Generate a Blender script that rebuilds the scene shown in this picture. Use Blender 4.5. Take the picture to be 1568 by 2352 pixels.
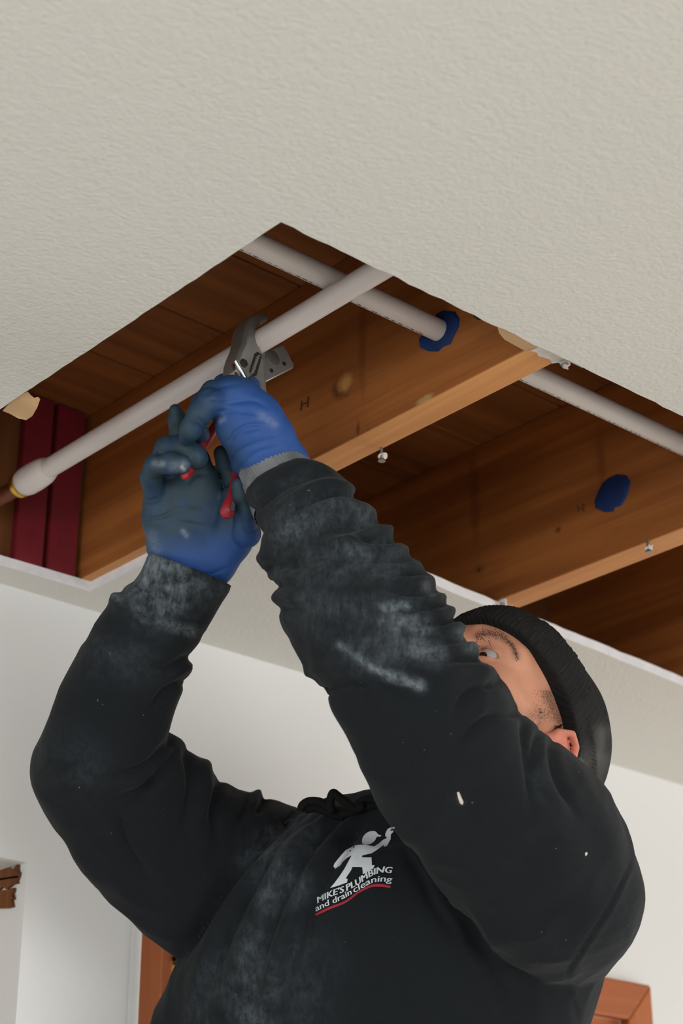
import bpy, bmesh, math, random
import numpy as np
from mathutils import Vector, Matrix, noise
from mathutils.bvhtree import BVHTree

scene = bpy.context.scene
for o in list(bpy.data.objects):
    bpy.data.objects.remove(o)
random.seed(7); rng = np.random.default_rng(7)

# ------------------------------------------------------------------ camera
IW, IH, FPX = 1568.0, 2352.0, 4207.0
PITCH, YAW = math.radians(24.9), math.radians(48.6)
CAMZ = 1.60
fwd = np.array([math.cos(YAW), math.sin(YAW), 0.0]); RT = np.array([math.sin(YAW), -math.cos(YAW), 0.0]); UP = np.array([0, 0, 1.0])
CD = fwd*math.cos(PITCH) + UP*math.sin(PITCH)
CU = -fwd*math.sin(PITCH) + UP*math.cos(PITCH)
CAM = np.array([0, 0, CAMZ])
cam = bpy.data.cameras.new('camera'); camo = bpy.data.objects.new('camera', cam); scene.collection.objects.link(camo)
cam.sensor_fit = 'HORIZONTAL'; cam.sensor_width = 24.0; cam.lens = FPX/IW*24.0
m = Matrix.Identity(4)
for i in range(3):
    m[i][0] = RT[i]; m[i][1] = CU[i]; m[i][2] = -CD[i]; m[i][3] = CAM[i]
camo.matrix_world = m
cam.clip_start = .05
cam.dof.use_dof = True; cam.dof.focus_distance = 1.76; cam.dof.aperture_fstop = 7.0
scene.camera = camo

# ------------------------------------------------------------------ light and exposure
world = bpy.data.worlds.new('world'); scene.world = world; world.use_nodes = True
world.node_tree.nodes['Background'].inputs[0].default_value = (.80, .88, 1, 1)
world.node_tree.nodes['Background'].inputs[1].default_value = .25
def area(name, loc, target, sx, sy, power, col):
    l = bpy.data.lights.new(name, 'AREA'); l.shape = 'RECTANGLE'; l.size = sx; l.size_y = sy; l.energy = power; l.color = col
    o = bpy.data.objects.new(name, l); scene.collection.objects.link(o); o.location = loc
    o.rotation_euler = (Vector(target)-Vector(loc)).to_track_quat('-Z', 'Y').to_euler()
    return o
area('daylight_window_front', (-.2, -3.72, 1.35), (-.2, -1.6, .1), 3.2, 1.9, 134, (1, .985, .965))
area('daylight_window_left', (-2.92, -.4, 1.35), (-1.2, -.4, .3), 2.4, 1.9, 62, (.84, .92, 1))
area('fill_light_right', (4.52, .2, 1.35), (2.6, .2, .3), 2.2, 1.9, 58, (1, .985, .955))  # added fill light on the unseen right side, softens the figure's wall shadow
scene.view_settings.view_transform = 'Standard'; scene.view_settings.look = 'None'
scene.view_settings.gamma = 1; scene.view_settings.use_curve_mapping = False
scene.view_settings.exposure = 0.16
scene.cycles.use_denoising = True

# ------------------------------------------------------------------ helpers
def ray(x, y): return CD + RT*((x-IW/2)/FPX) + CU*((IH/2-y)/FPX)
def P(x, y, d): return CAM + ray(x, y)*d
def onz(x, y, z): r = ray(x, y); return CAM + r*((z-CAMZ)/r[2])
def onx(x, y, X): r = ray(x, y); return CAM + r*(X/r[0])
def ony(x, y, Y): r = ray(x, y); return CAM + r*(Y/r[1])
def project(V):
    q = np.asarray(V) - CAM; d = q@CD
    return np.stack([IW/2 + FPX*(q@RT)/d, IH/2 - FPX*(q@CU)/d, d], -1)
MPP = lambda d: d/FPX

def mesh_obj(name, verts, faces, mat=None, parent=None, smooth=False, base=False):
    verts = np.asarray(verts, float)
    lo, hi = verts.min(0), verts.max(0)
    org = (lo+hi)/2; org[2] = lo[2]
    me = bpy.data.meshes.new(name)
    me.from_pydata([tuple(v) for v in verts-org], [], [tuple(int(i) for i in f) for f in faces]); me.update()
    o = bpy.data.objects.new(name, me); scene.collection.objects.link(o)
    o.location = org
    if mat: me.materials.append(mat)
    if smooth:
        me.polygons.foreach_set('use_smooth', [True]*len(me.polygons))
    if parent: adopt(o, parent)
    return o
def adopt(o, parent):
    o.parent = parent
    if parent.parent:
        o.matrix_parent_inverse = Matrix.Translation(-wloc(parent))
    else:
        o.matrix_parent_inverse = Matrix.Translation(-Vector(parent.location))
def wloc(o):
    return Vector(o.location)   # every object keeps world coordinates in .location (inverse parent matrices)
def empty(name, loc):
    o = bpy.data.objects.new(name, None); scene.collection.objects.link(o); o.location = loc; o.empty_display_size = .1
    return o
def tag(o, label=None, cat=None, group=None, kind=None):
    if label: o['label'] = label
    if cat: o['category'] = cat
    if group: o['group'] = group
    if kind: o['kind'] = kind
    return o
def struct(o, label=None): o['kind'] = 'structure'; return tag(o, label) if label else o

class MB:
    """collects simple shapes into one mesh"""
    def __init__(s): s.v = []; s.f = []
    def add(s, v, f):
        n = len(s.v); s.v += [tuple(p) for p in v]; s.f += [tuple(i+n for i in q) for q in f]; return s
    def box(s, lo, hi, bev=0.0):
        if bev:
            bm = bmesh.new(); bmesh.ops.create_cube(bm, size=1)
            for v in bm.verts:
                for i in range(3): v.co[i] = lo[i] + (v.co[i]+.5)*(hi[i]-lo[i])
            bmesh.ops.bevel(bm, geom=bm.edges[:], offset=bev, segments=2, affect='EDGES')
            s.bm(bm); return s
        x0, y0, z0 = lo; x1, y1, z1 = hi
        return s.add([(x0,y0,z0),(x1,y0,z0),(x1,y1,z0),(x0,y1,z0),(x0,y0,z1),(x1,y0,z1),(x1,y1,z1),(x0,y1,z1)],
                     [(0,3,2,1),(4,5,6,7),(0,1,5,4),(1,2,6,5),(2,3,7,6),(3,0,4,7)])
    def bm(s, bm):
        bm.verts.index_update(); s.add([v.co[:] for v in bm.verts], [[v.index for v in f.verts] for f in bm.faces]); bm.free(); return s
    def tube(s, pts, rad, n=24, cap=True):
        pts = [np.asarray(p, float) for p in pts]
        rad = [rad]*len(pts) if np.isscalar(rad) else rad
        rings = []; ref = None
        for i, p in enumerate(pts):
            t = pts[min(i+1, len(pts)-1)] - pts[max(i-1, 0)]; t /= np.linalg.norm(t)
            if ref is None: ref = np.array([0, 0, 1.]) if abs(t[2]) < .9 else np.array([1., 0, 0])
            a = np.cross(ref, t); a /= np.linalg.norm(a); b = np.cross(t, a); ref = b
            rings.append([p + rad[i]*(a*math.cos(k*2*math.pi/n) + b*math.sin(k*2*math.pi/n)) for k in range(n)])
        return s.rings(rings, cap)
    def rings(s, rings, cap=True):
        n = len(rings[0]); v = [p for r in rings for p in r]; f = []
        for i in range(len(rings)-1):
            for k in range(n):
                f.append((i*n+k, i*n+(k+1) % n, (i+1)*n+(k+1) % n, (i+1)*n+k))
        if cap:
            f.append(tuple(range(n))[::-1]); f.append(tuple((len(rings)-1)*n+k for k in range(n)))
        return s.add(v, f)
    def prism(s, poly, vec):
        """poly: planar 3d loop, extruded along vec"""
        n = len(poly); v = [np.asarray(p, float) for p in poly]; v = v + [p+np.asarray(vec) for p in v]
        f = [tuple(range(n)), tuple(range(2*n-1, n-1, -1))] + [(i, n+i, n+(i+1) % n, (i+1) % n) for i in range(n)]
        return s.add(v, f)
    def build(s, name, mat=None, parent=None, smooth=False, bevel=0, autosmooth=None, fix=True):
        o = mesh_obj(name, s.v, s.f, mat, parent, smooth)
        if fix:
            bm = bmesh.new(); bm.from_mesh(o.data); bmesh.ops.recalc_face_normals(bm, faces=bm.faces[:]); bm.to_mesh(o.data); bm.free()
        if smooth and autosmooth is None: autosmooth = 40
        if smooth:
            o.data.set_sharp_from_angle(angle=math.radians(autosmooth))
        if bevel:
            b = o.modifiers.new('bevel', 'BEVEL'); b.width = bevel; b.segments = 2; b.limit_method = 'ANGLE'; b.angle_limit = math.radians(35)
        return o

# ------------------------------------------------------------------ materials
def lin(r, g, b):
    c = [x/255 for x in (r, g, b)]
    return tuple(x/12.92 if x <= .04045 else ((x+.055)/1.055)**2.4 for x in c) + (1,)
class NT:
    def __init__(s, name):
        s.m = bpy.data.materials.new(name); s.m.use_nodes = True; s.t = s.m.node_tree; s.b = s.t.nodes['Principled BSDF']
    def n(s, typ, **kw):
        nd = s.t.nodes.new(typ)
        for k, v in kw.items():
            if k == 'i':
                for kk, vv in v.items():
                    if hasattr(vv, 'node'): s.t.links.new(vv, nd.inputs[kk])
                    else: nd.inputs[kk].default_value = vv
            else: setattr(nd, k, v)
        return nd
    def link(s, a, b): s.t.links.new(a, b)
    def coord(s, kind='Object', scale=(1, 1, 1)):
        if kind == 'Position': src = s.n('ShaderNodeNewGeometry').outputs['Position']
        else: src = s.n('ShaderNodeTexCoord').outputs[kind]
        return s.n('ShaderNodeMapping', i={'Vector': src, 'Scale': scale}).outputs[0]
    def noise(s, vec, scale, detail=4, rough=.55, dist=0):
        return s.n('ShaderNodeTexNoise', i={'Vector': vec, 'Scale': scale, 'Detail': detail, 'Roughness': rough, 'Distortion': dist}).outputs['Fac']
    def ramp(s, fac, stops):
        r = s.n('ShaderNodeValToRGB', i={'Fac': fac}); e = r.color_ramp.elements
        while len(e) < len(stops): e.new(.5)
        for k, (p, c) in enumerate(stops): e[k].position = p; e[k].color = c if len(c) == 4 else (*c, 1)
        return r.outputs['Color']
    def mix(s, fac, a, b, blend='MIX'):
        nd = s.n('ShaderNodeMix', data_type='RGBA', blend_type=blend)
        for sock, val in ((nd.inputs[0], fac), (nd.inputs[6], a), (nd.inputs[7], b)):
            if hasattr(val, 'node'): s.link(val, sock)
            else: sock.default_value = val
        return nd.outputs[2]
    def math(s, op, a, b=0.0, clamp=False):
        nd = s.n('ShaderNodeMath', operation=op, use_clamp=clamp)
        for k, val in ((0, a), (1, b)):
            if hasattr(val, 'node'): s.link(val, nd.inputs[k])
            else: nd.inputs[k].default_value = val
        return nd.outputs[0]
    def attr(s, name): return s.n('ShaderNodeAttribute', attribute_name=name).outputs['Fac']
    def bump(s, h, strength=.3, dist=.002):
        nd = s.n('ShaderNodeBump', i={'Height': h, 'Strength': strength, 'Distance': dist}); s.link(nd.outputs[0], s.b.inputs['Normal'])
    def out(s, col=None, rough=.6, metal=0, spec=None):
        for k, v in (('Base Color', col), ('Roughness', rough), ('Metallic', metal), ('Specular IOR Level', spec)):
            if v is None: continue
            if hasattr(v, 'node'): s.link(v, s.b.inputs[k])
            else: s.b.inputs[k].default_value = v
        return s.m
def plain(name, col, rough=.5, metal=0, var=.12, scale=30, spec=None, bump=0):
    t = NT(name); v = t.coord('Object'); f = t.noise(v, scale)
    c = t.ramp(f, [(.3, tuple(x*(1-var) for x in col[:3])), (.7, tuple(min(1, x*(1+var)) for x in col[:3]))])
    if bump: t.bump(f, bump, .001)
    return t.out(c, rough, metal, spec)
def paint(name, col, scale, strength, dist):
    t = NT(name); v = t.coord('Position')
    f = t.noise(v, scale, 2.5, .5); g = t.noise(v, scale*.35, 2, .5)
    h = t.math('ADD', f, t.math('MULTIPLY', g, .6))
    t.bump(h, strength, dist)
    big = t.noise(v, 1.7, 3)
    c = t.mix(big, tuple(x*.965 for x in col[:3])+(1,), tuple(min(1, x*1.03) for x in col[:3])+(1,))
    return t.out(c, .75, 0, .25)
def wood(name, light, dark, axis='Y', grain=1.0, rough=.55, marks=()):
    t = NT(name)
    s = {'X': (1.0, 26, 26), 'Y': (26, 1.0, 26), 'Z': (26, 26, 1.0)}[axis]
    v = t.coord('Position', s)
    f1 = t.noise(v, 1.6*grain, 6, .6, .35)
    v2 = t.coord('Position', tuple(x*6 for x in s)); f2 = t.noise(v2, 1.5*grain, 3, .6)
    big = t.noise(t.coord('Position'), 5, 3)
    c = t.ramp(f1, [(.28, dark), (.62, light)])
    c = t.mix(t.math('MULTIPLY', f2, .35), c, dark)
    c = t.mix(t.ramp(big, [(.35, (0, 0, 0)), (.75, (.35, .35, .35))]), c, tuple(x*.55 for x in dark[:3])+(1,))
    for (p, r, col, amt) in marks:      # knots and stains: colour of the wood round a point
        pos = t.n('ShaderNodeNewGeometry').outputs['Position']
        d = t.n('ShaderNodeVectorMath', operation='SUBTRACT', i={0: pos, 1: tuple(p)}).outputs[0]
        d = t.n('ShaderNodeVectorMath', operation='DIVIDE', i={0: d, 1: tuple(r)}).outputs[0]
        d = t.n('ShaderNodeVectorMath', operation='LENGTH', i={0: d}).outputs['Value']
        d = t.math('ADD', d, t.math('MULTIPLY', t.math('SUBTRACT', t.noise(t.coord('Position'), 90, 3), .5), .9))
        c = t.mix(t.ramp(d, [(.35, (amt,)*3), (1.0, (0, 0, 0))]), c, col)
    t.bump(f2, .15, .001)
    return t.out(c, rough, 0, .35)
M = {}
M['ceiling'] = paint('ceiling_paint', (.665, .646, .598, 1), 215, .55, .0016)
M['wall'] = paint('wall_paint', (.74, .735, .72, 1), 110, .25, .001)
M['gypsum'] = plain('gypsum_edge', (.80, .79, .80, 1), .9, 0, .06, 60)
M['kraft'] = plain('kraft_paper', lin(196, 160, 118), .85, 0, .12, 25)
M['torn'] = plain('torn_plaster', lin(205, 198, 190), .9, 0, .12, 90)
M['joist'] = wood('joist_fir', lin(186, 116, 58), lin(136, 76, 32), 'Y')
M['joist_edge'] = wood('joist_lit_edge', lin(222, 160, 98), lin(188, 122, 66), 'Y')  # yellower underside wood; light from below is put into its lighter colour
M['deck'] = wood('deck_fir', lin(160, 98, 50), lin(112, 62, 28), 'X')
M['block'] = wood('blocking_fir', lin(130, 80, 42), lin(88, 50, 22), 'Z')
M['casing'] = wood('casing_oak', lin(190, 105, 48), lin(150, 76, 28), 'Z', .7)
M['casing_h'] = wood('casing_oak_horizontal', lin(190, 105, 48), lin(150, 76, 28), 'X', .7)
M['red'] = plain('red_paint', lin(116, 18, 32), .6, 0, .25, 18)
M['floor'] = wood('floor_pale', lin(210, 205, 197), lin(190, 184, 175), 'X', .6)
M['pvc'] = plain('white_plastic_pipe', lin(214, 205, 200), .42, 0, .04, 8, .4)
M['pvc_grey'] = plain('grey_smudge', lin(120, 118, 122), .6)
M['ink'] = plain('black_ink', lin(60, 55, 55), .8)
M['copper'] = plain('aged_copper', lin(120, 70, 50), .45, .8, .25, 20)
M['brass'] = plain('brass', lin(212, 170, 70), .28, 1, .12, 20)
M['blue_seal'] = plain('blue_sealant', lin(22, 48, 98), .65, 0, .35, 40, .3, .6)
M['dark'] = plain('dark_hole', lin(30, 20, 14), .9)
M['pencil'] = plain('pencil_lead', lin(52, 30, 16), .8)
M['steel'] = plain('zinc_screw', lin(150, 150, 148), .4, .9)
M['alu'] = plain('cast_aluminium', lin(150, 150, 146), .42, .75, .14, 45, None, .25)
M['alu_dark'] = plain('worn_aluminium', lin(112, 112, 112), .45, .75, .2, 30)
M['chrome'] = plain('polished_steel', lin(205, 210, 210), .16, 1, .04)
M['black_steel'] = plain('black_steel', lin(40, 38, 36), .5, .4)
M['red_grip'] = plain('red_grip', lin(150, 34, 42), .5, 0, .3, 60)
M['yellow'] = plain('yellow_plastic', lin(235, 186, 12), .4)
M['ladder'] = plain('ladder_aluminium', lin(170, 172, 175), .4, .8)
# ================================================================== the room
ZC, DT = 2.45, .0127; ZT = ZC + DT
YW = 1.798
XJ = [1.12-.43, 1.12, 1.549, 1.978]; JW = .038; ZD = 2.688
# ceiling slab with the hole that was cut into it (corners read from the photograph on the ceiling plane)
def edge_pts(a, b, n, jit, seed):
    r = random.Random(seed); a = np.array(a[:2]); b = np.array(b[:2]); t = (b-a)/np.linalg.norm(b-a); nn = np.array([-t[1], t[0]])
    out = []
    for i in range(n):
        k = i/n; j = 0 if i == 0 else r.uniform(-jit, jit)
        out.append(a+(b-a)*k+nn*j)
    return out
cA = (.7995, .982); cB_end = (2.9, .978)
cLR0 = np.array([1.134, 1.437]); cLR1 = np.array([2.9, 1.552])
cLL = (1.133, 1.747); cLLend = (.801, 1.756)
hole = edge_pts(cA, cB_end, 160, .0011, 1) + edge_pts(cB_end, cLR1, 4, 0, 2) + edge_pts(cLR1, cLR0, 90, .0012, 3) \
     + edge_pts(cLR0, cLL, 12, .0004, 4) + edge_pts(cLL, cLLend, 14, .0005, 5) + edge_pts(cLLend, cA, 60, .0005, 6)
RX0, RX1, RY0 = -3.0, 4.6, -3.8
def slab_with_hole(name, outer, hole, z0, z1, mat, mat_edge):
    bm = bmesh.new()
    lo = [bm.verts.new((*p, z0)) for p in outer]; li = [bm.verts.new((*p, z0)) for p in hole]
    ed = [bm.edges.new((l[i], l[(i+1) % len(l)])) for l in (lo, li) for i in range(len(l))]
    r = bmesh.ops.triangle_fill(bm, use_beauty=True, use_dissolve=False, edges=ed)
    e = bmesh.ops.extrude_face_region(bm, geom=bm.faces[:])
    for v in e['geom']:
        if isinstance(v, bmesh.types.BMVert): v.co.z = z1
    bmesh.ops.recalc_face_normals(bm, faces=bm.faces[:])
    bm.normal_update()
    for f in bm.faces: f.material_index = 1 if abs(f.normal.z) < .5 else 0
    me = bpy.data.meshes.new(name); bm.to_mesh(me); bm.free()
    me.materials.append(mat); me.materials.append(mat_edge)
    o = bpy.data.objects.new(name, me); scene.collection.objects.link(o); return o
ceiling = struct(slab_with_hole('ceiling', [(RX0, RY0), (RX1, RY0), (RX1, YW), (RX0, YW)], hole, ZC, ZT, M['ceiling'], M['gypsum']),
                 'textured off-white plasterboard ceiling with a cut opening')

# back wall: three openings; built of blocks (piers and lintels) joined as one wall
WT = .13
OP1 = (.25, 1.104, 2.121); OP2 = (1.268, 1.72, 2.10)
DX0, DX1, DZ = 1.80, 2.13, 2.055         # door opening inside its casing
wb = MB()
def wallbox(x0, x1, z0, z1): wb.box((x0, YW, z0), (x1, YW+WT, z1))
wallbox(RX0, OP1[0], 0, ZC); wallbox(OP1[0], OP1[1], OP1[2], ZC); wallbox(OP1[1], OP2[0], 0, ZC)
wallbox(OP2[0], OP2[1], OP2[2], ZC); wallbox(OP2[1], DX0, 0, ZC)
wallbox(DX0, DX1, DZ, ZC); wallbox(DX1, RX1, 0, ZC)
wallo = struct(wb.build('wall_back', M['wall']), 'pale painted back wall')
# rounded corner bead at the edge of the second opening
bead = MB(); bead.tube([(OP2[0]-.007, YW+.007, 0), (OP2[0]-.007, YW+.007, OP2[2])], .0105, 20)
struct(bead.build('trim_1', M['wall'], None, True))
fl = MB(); fl.box((RX0, RY0, -.05), (RX1, 4.0, 0)); struct(fl.build('floor', M['floor']))
def simple_wall(name, lo, hi): struct(MB().box(lo, hi).build(name, M['wall']))
wr = MB()
wr.box((RX1, RY0, 0), (RX1+.12, -.9, ZC)).box((RX1, 1.3, 0), (RX1+.12, 4.0, ZC)).box((RX1, -.9, 0), (RX1+.12, 1.3, .4)).box((RX1, -.9, 2.3), (RX1+.12, 1.3, ZC))  # right wall, with an opening for the added window
struct(wr.build('wall_right', M['wall']))
simple_wall('wall_beyond', (RX0, 3.4, 0), (RX1, 3.52, ZC))
struct(MB().box((RX0, YW+WT, ZC), (RX1, 4.0, ZT)).build('ceiling_beyond', M['ceiling']))
# window walls behind the camera
wf = MB()
wf.box((RX0, RY0-.12, 0), (-1.8, RY0, ZC)).box((1.4, RY0-.12, 0), (RX1, RY0, ZC)).box((-1.8, RY0-.12, 0), (1.4, RY0, .4)).box((-1.8, RY0-.12, 2.3), (1.4, RY0, ZC))
struct(wf.build('wall_front', M['wall']))
wl = MB()
wl.box((RX0-.12, RY0, 0), (RX0, -1.6, ZC)).box((RX0-.12, .8, 0), (RX0, 4.0, ZC)).box((RX0-.12, -1.6, 0), (RX0, .8, .4)).box((RX0-.12, -1.6, 2.3), (RX0, .8, ZC))
struct(wl.build('wall_left', M['wall']))
def window_frame(name, lo, hi, axis):
    b = MB(); t = .05
    if axis == 'x':
        y0, y1 = lo[1], hi[1]
        b.box((lo[0], y0, lo[2]), (hi[0], y1, lo[2]+t)).box((lo[0], y0, hi[2]-t), (hi[0], y1, hi[2]))
        for x in np.linspace(lo[0], hi[0]-t, 4): b.box((x, y0, lo[2]+t), (x+t, y1, hi[2]-t))
    else:
        x0, x1 = lo[0], hi[0]
        b.box((x0, lo[1], lo[2]), (x1, hi[1], lo[2]+t)).box((x0, lo[1], hi[2]-t), (x1, hi[1], hi[2]))
        for y in np.linspace(lo[1], hi[1]-t, 4): b.box((x0, y, lo[2]+t), (x1, y+t, hi[2]-t))
    return struct(b.build(name, M['wall']))
window_frame('window_1', (-1.8, RY0-.09, .4), (1.4, RY0-.03, 2.3), 'x')
window_frame('added_window', (RX1+.03, -.9, .4), (RX1+.09, 1.3, 2.3), 'y')  # unseen window, added along with the fill light on the right
window_frame('window_2', (RX0-.09, -1.6, .4), (RX0-.03, .8, 2.3), 'y')

# bare wood left where the plasterboard was torn off the jamb of the first opening
def torn_patch(name, x, y0, y1, z0, z1, mat, parent, seed, t=.004):
    r = random.Random(seed); poly = []
    for a, b, n in (((y0, z0), (y1, z0), 10), ((y1, z0), (y1, z1), 8), ((y1, z1), (y0, z1), 10), ((y0, z1), (y0, z0), 12)):
        for i in range(n):
            poly.append((x, a[0]+(b[0]-a[0])*i/n+r.uniform(-.003, .003), a[1]+(b[1]-a[1])*i/n+r.uniform(-.003, .003)))
    return MB().prism(poly, (-t, 0, 0)).build(name, mat, parent)
hd = empty('header_wood', (OP1[1]-.002, YW+.07, 2.03)); tag(hd, 'bare brown framing wood exposed at the top of the left doorway jamb', 'framing')
torn_patch('block', OP1[1], YW+.012, YW+WT-.003, 2.0985, 2.119, M['block'], hd, 3)
torn_patch('block', OP1[1], YW+.020, YW+WT-.003, 2.075, 2.0965, M['block'], hd, 4)
l = bpy.data.lights.new('hall_lamp', 'POINT'); l.energy = .2; l.color = (1, .62, .30); l.shadow_soft_size = .04
lo_ = bpy.data.objects.new('hall_lamp', l); scene.collection.objects.link(lo_); lo_.location = (.93, YW+.19, 2.00)

# wooden door standing in the second opening
dr = empty('wooden_door', (1.5, YW+.10, 0)); tag(dr, 'orange-brown wooden door with a yellow panel, behind the wall corner', 'door')
XY = ony(381, 2230, YW+.09)[0]; ZY = ony(396, 2214, YW+.09)[2]; XM = ony(346, 2230, YW+.06)[0]
MB().box((OP2[0]+.002, YW+.035, 0), (XM, YW+.12, 2.10)).build('door_stop', M['casing'], dr, bevel=.003)
MB().box((XM, YW+.075, 0), (XY, YW+.115, 2.10)).build('stile', M['casing'], dr, bevel=.003)
MB().box((XY, YW+.078, ZY+.006), (OP2[1], YW+.112, 2.10)).build('rail', M['casing_h'], dr, bevel=.003)
MB().box((XY, YW+.070, ZY), (OP2[1], YW+.112, ZY+.006)).build('dark_strip', M['black_steel'], dr, bevel=.001)  # thin dark strip along the top of the yellow panel
MB().box((XY, YW+.090, 1.2), (OP2[1], YW+.105, ZY)).build('panel', M['yellow'], dr, bevel=.002)
MB().box((XY, YW+.078, 0), (OP2[1], YW+.112, 1.2)).build('rail', M['casing_h'], dr, bevel=.003)

# door casing on the right with its mitred corner
CWD = .056; t0 = YW-.018
d1 = empty('door_1', (1.97, YW, 0)); struct(d1, 'orange wooden door casing with a mitred corner on the back wall')
xo, zo = DX1+CWD, DZ+CWD
MB().prism([(DX1, t0, 0), (xo, t0, 0), (xo, t0, zo), (DX1, t0, DZ)], (0, .018, 0)).build('casing', M['casing'], d1, bevel=.003)
MB().prism([(DX0-CWD, t0, zo), (DX0, t0, DZ), (DX1, t0, DZ), (xo, t0, zo)], (0, .018, 0)).build('casing', M['casing_h'], d1, bevel=.003)
MB().prism([(DX0-CWD, t0, 0), (DX0, t0, 0), (DX0, t0, DZ), (DX0-CWD, t0, zo)], (0, .018, 0)).build('casing', M['casing'], d1, bevel=.003)
MB().box((DX1-.018, YW, 0), (DX1, YW+.10, DZ)).build('jamb', M['casing'], d1)
MB().box((DX0, YW, DZ-.018), (DX1-.018, YW+.10, DZ)).build('jamb', M['casing_h'], d1)
MB().box((DX0, YW+.06, 0), (DX1-.018, YW+.10, DZ-.018)).build('door_leaf', plain('dark_door', lin(70, 40, 24), .5), d1)

# ---------------------------------------------------------------- the framing above the ceiling
jname = ['rough brown ceiling joist hidden beside the first bay', 'brown ceiling joist with a pipe hole sealed in blue and a pencilled H',
         'brown ceiling joist with a filled blue hole and no pipe', 'dark brown ceiling joist deepest inside the ceiling opening']
joists = []
for i, x in enumerate(XJ):
    on = lambda px, py: onx(px, py, x)
    marks = {1: [(on(784, 890), (.02, .020, .016), lin(92, 52, 22), .9), (on(792, 880), (.02, .015, .013), lin(214, 158, 90), 1.0), (on(822, 985), (.02, .004, .012), lin(84, 46, 20), .7), (on(832, 780), (.02, .008, .08), lin(96, 46, 20), .45), (on(975, 917), (.02, .016, .005), lin(200, 170, 110), .6), (on(845, 1010), (.02, .003, .02), lin(80, 44, 20), .6)],
             2: [(on(1281, 1217), (.02, .007, .006), lin(64, 36, 16), .8), (on(1100, 1306), (.02, .014, .010), lin(120, 84, 44), .7), (on(1098, 1310), (.02, .006, .004), lin(60, 34, 18), .8), (on(1380, 1060), (.02, .010, .06), lin(100, 54, 24), .4), (on(1090, 1150), (.02, .012, .09), lin(80, 40, 18), .4)]}.get(i, [])
    mt = wood('joist_fir_%d' % i, lin(186, 116, 58), lin(136, 76, 32), 'Y', marks=marks)
    j = MB().box((x, .1, ZT), (x+JW, 1.79, ZD)).build('ceiling_joist', mt, bevel=.0015); tag(j, jname[i], 'joist', 'joists above the ceiling'); joists.append(j)
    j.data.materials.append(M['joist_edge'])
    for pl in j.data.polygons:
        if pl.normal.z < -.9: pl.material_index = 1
deck = struct(empty('ceiling_deck', (1.3, 1.0, ZD)), 'brown plank deck above the joists')
y = .1; pk = None
while y < 1.80:
    w = .138
    if pk is None:
        pk = MB().box((.3, y+.0015, ZD+.0005), (2.9, y+w-.0015, ZD+.02)).build('plank', M['deck'], deck, bevel=.002)
    else:
        c = pk.copy(); scene.collection.objects.link(c); c.location.y = y+w/2
    y += w
bl = []
for i in range(3):
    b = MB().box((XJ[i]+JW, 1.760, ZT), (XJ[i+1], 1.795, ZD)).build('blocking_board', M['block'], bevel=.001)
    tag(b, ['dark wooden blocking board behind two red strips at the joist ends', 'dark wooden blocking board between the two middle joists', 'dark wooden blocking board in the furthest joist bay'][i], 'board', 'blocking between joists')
def red_strip(xa, xb, label):
    X0 = ony(xa, 1200, 1.752)[0]; X1 = ony(xb, 1200, 1.752)[0]
    o = MB().box((X0, 1.748, ZT+.0), (X1, 1.760, ZD-.001), .001).build('red_strip', M['red']); tag(o, label, 'board', 'red strips in the ceiling'); return o
red_strip(36, 100, 'dark red painted strip behind the brass fitting')
red_strip(112, 176, 'dark red painted strip against the joist side')
ro = MB().box((1.700, 1.748, ZT), (1.735, 1.760, ZD-.001), .001).build('red_strip', M['red']); tag(ro, 'dark red painted strip in the deep bay above the beanie', 'board', 'red strips in the ceiling')

# knots, stains and pencil marks on the joists (flat pieces lying on the wood)
def on_joist(k, x, y): return onx(x, y, XJ[k])
def decal(name, k, pts, mat, parent, t=.0004):
    p = [on_joist(k, *q) for q in pts]; return MB().prism(p, (-t, 0, 0)).build(name, mat, parent)
def blob(cx, cy, rx, ry, n=18, jit=.15, seed=0, rot=0):
    r = random.Random(seed); out = []
    for i in range(n):
        a = 2*math.pi*i/n; q = 1+r.uniform(-jit, jit); x_, y_ = rx*q*math.cos(a), ry*q*math.sin(a)
        out.append((cx+x_*math.cos(rot)-y_*math.sin(rot), cy+x_*math.sin(rot)+y_*math.cos(rot)))
    return out
M['knot_l'] = plain('knot_resin', lin(176, 122, 62), .5, 0, .35, 120)
M['knot_d'] = plain('knot_dark', lin(84, 46, 20), .6, 0, .3, 90)
decal('drill_hole', 1, blob(1100, 727, 11, 7, jit=.15, seed=5, rot=.2), M['dark'], joists[1], .0006)
def stroke(k, pts, w, parent, mat='pencil', name='pencil_mark'):
    mb = MB(); q = [on_joist(k, *p)-np.array([.0006, 0, 0]) for p in pts]; mb.tube(q, w, 6); return mb.build(name, M[mat], parent)
stroke(1, [(694, 921), (692, 944)], .0007, joists[1]); stroke(1, [(709, 911), (707, 935)], .0007, joists[1]); stroke(1, [(693, 931), (708, 924)], .0006, joists[1])
stroke(2, [(1327, 1162), (1330, 1170), (1328, 1176)], .0006, joists[2]); stroke(2, [(1337, 1158), (1342, 1160), (1337, 1170), (1342, 1174)], .0006, joists[2])

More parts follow.
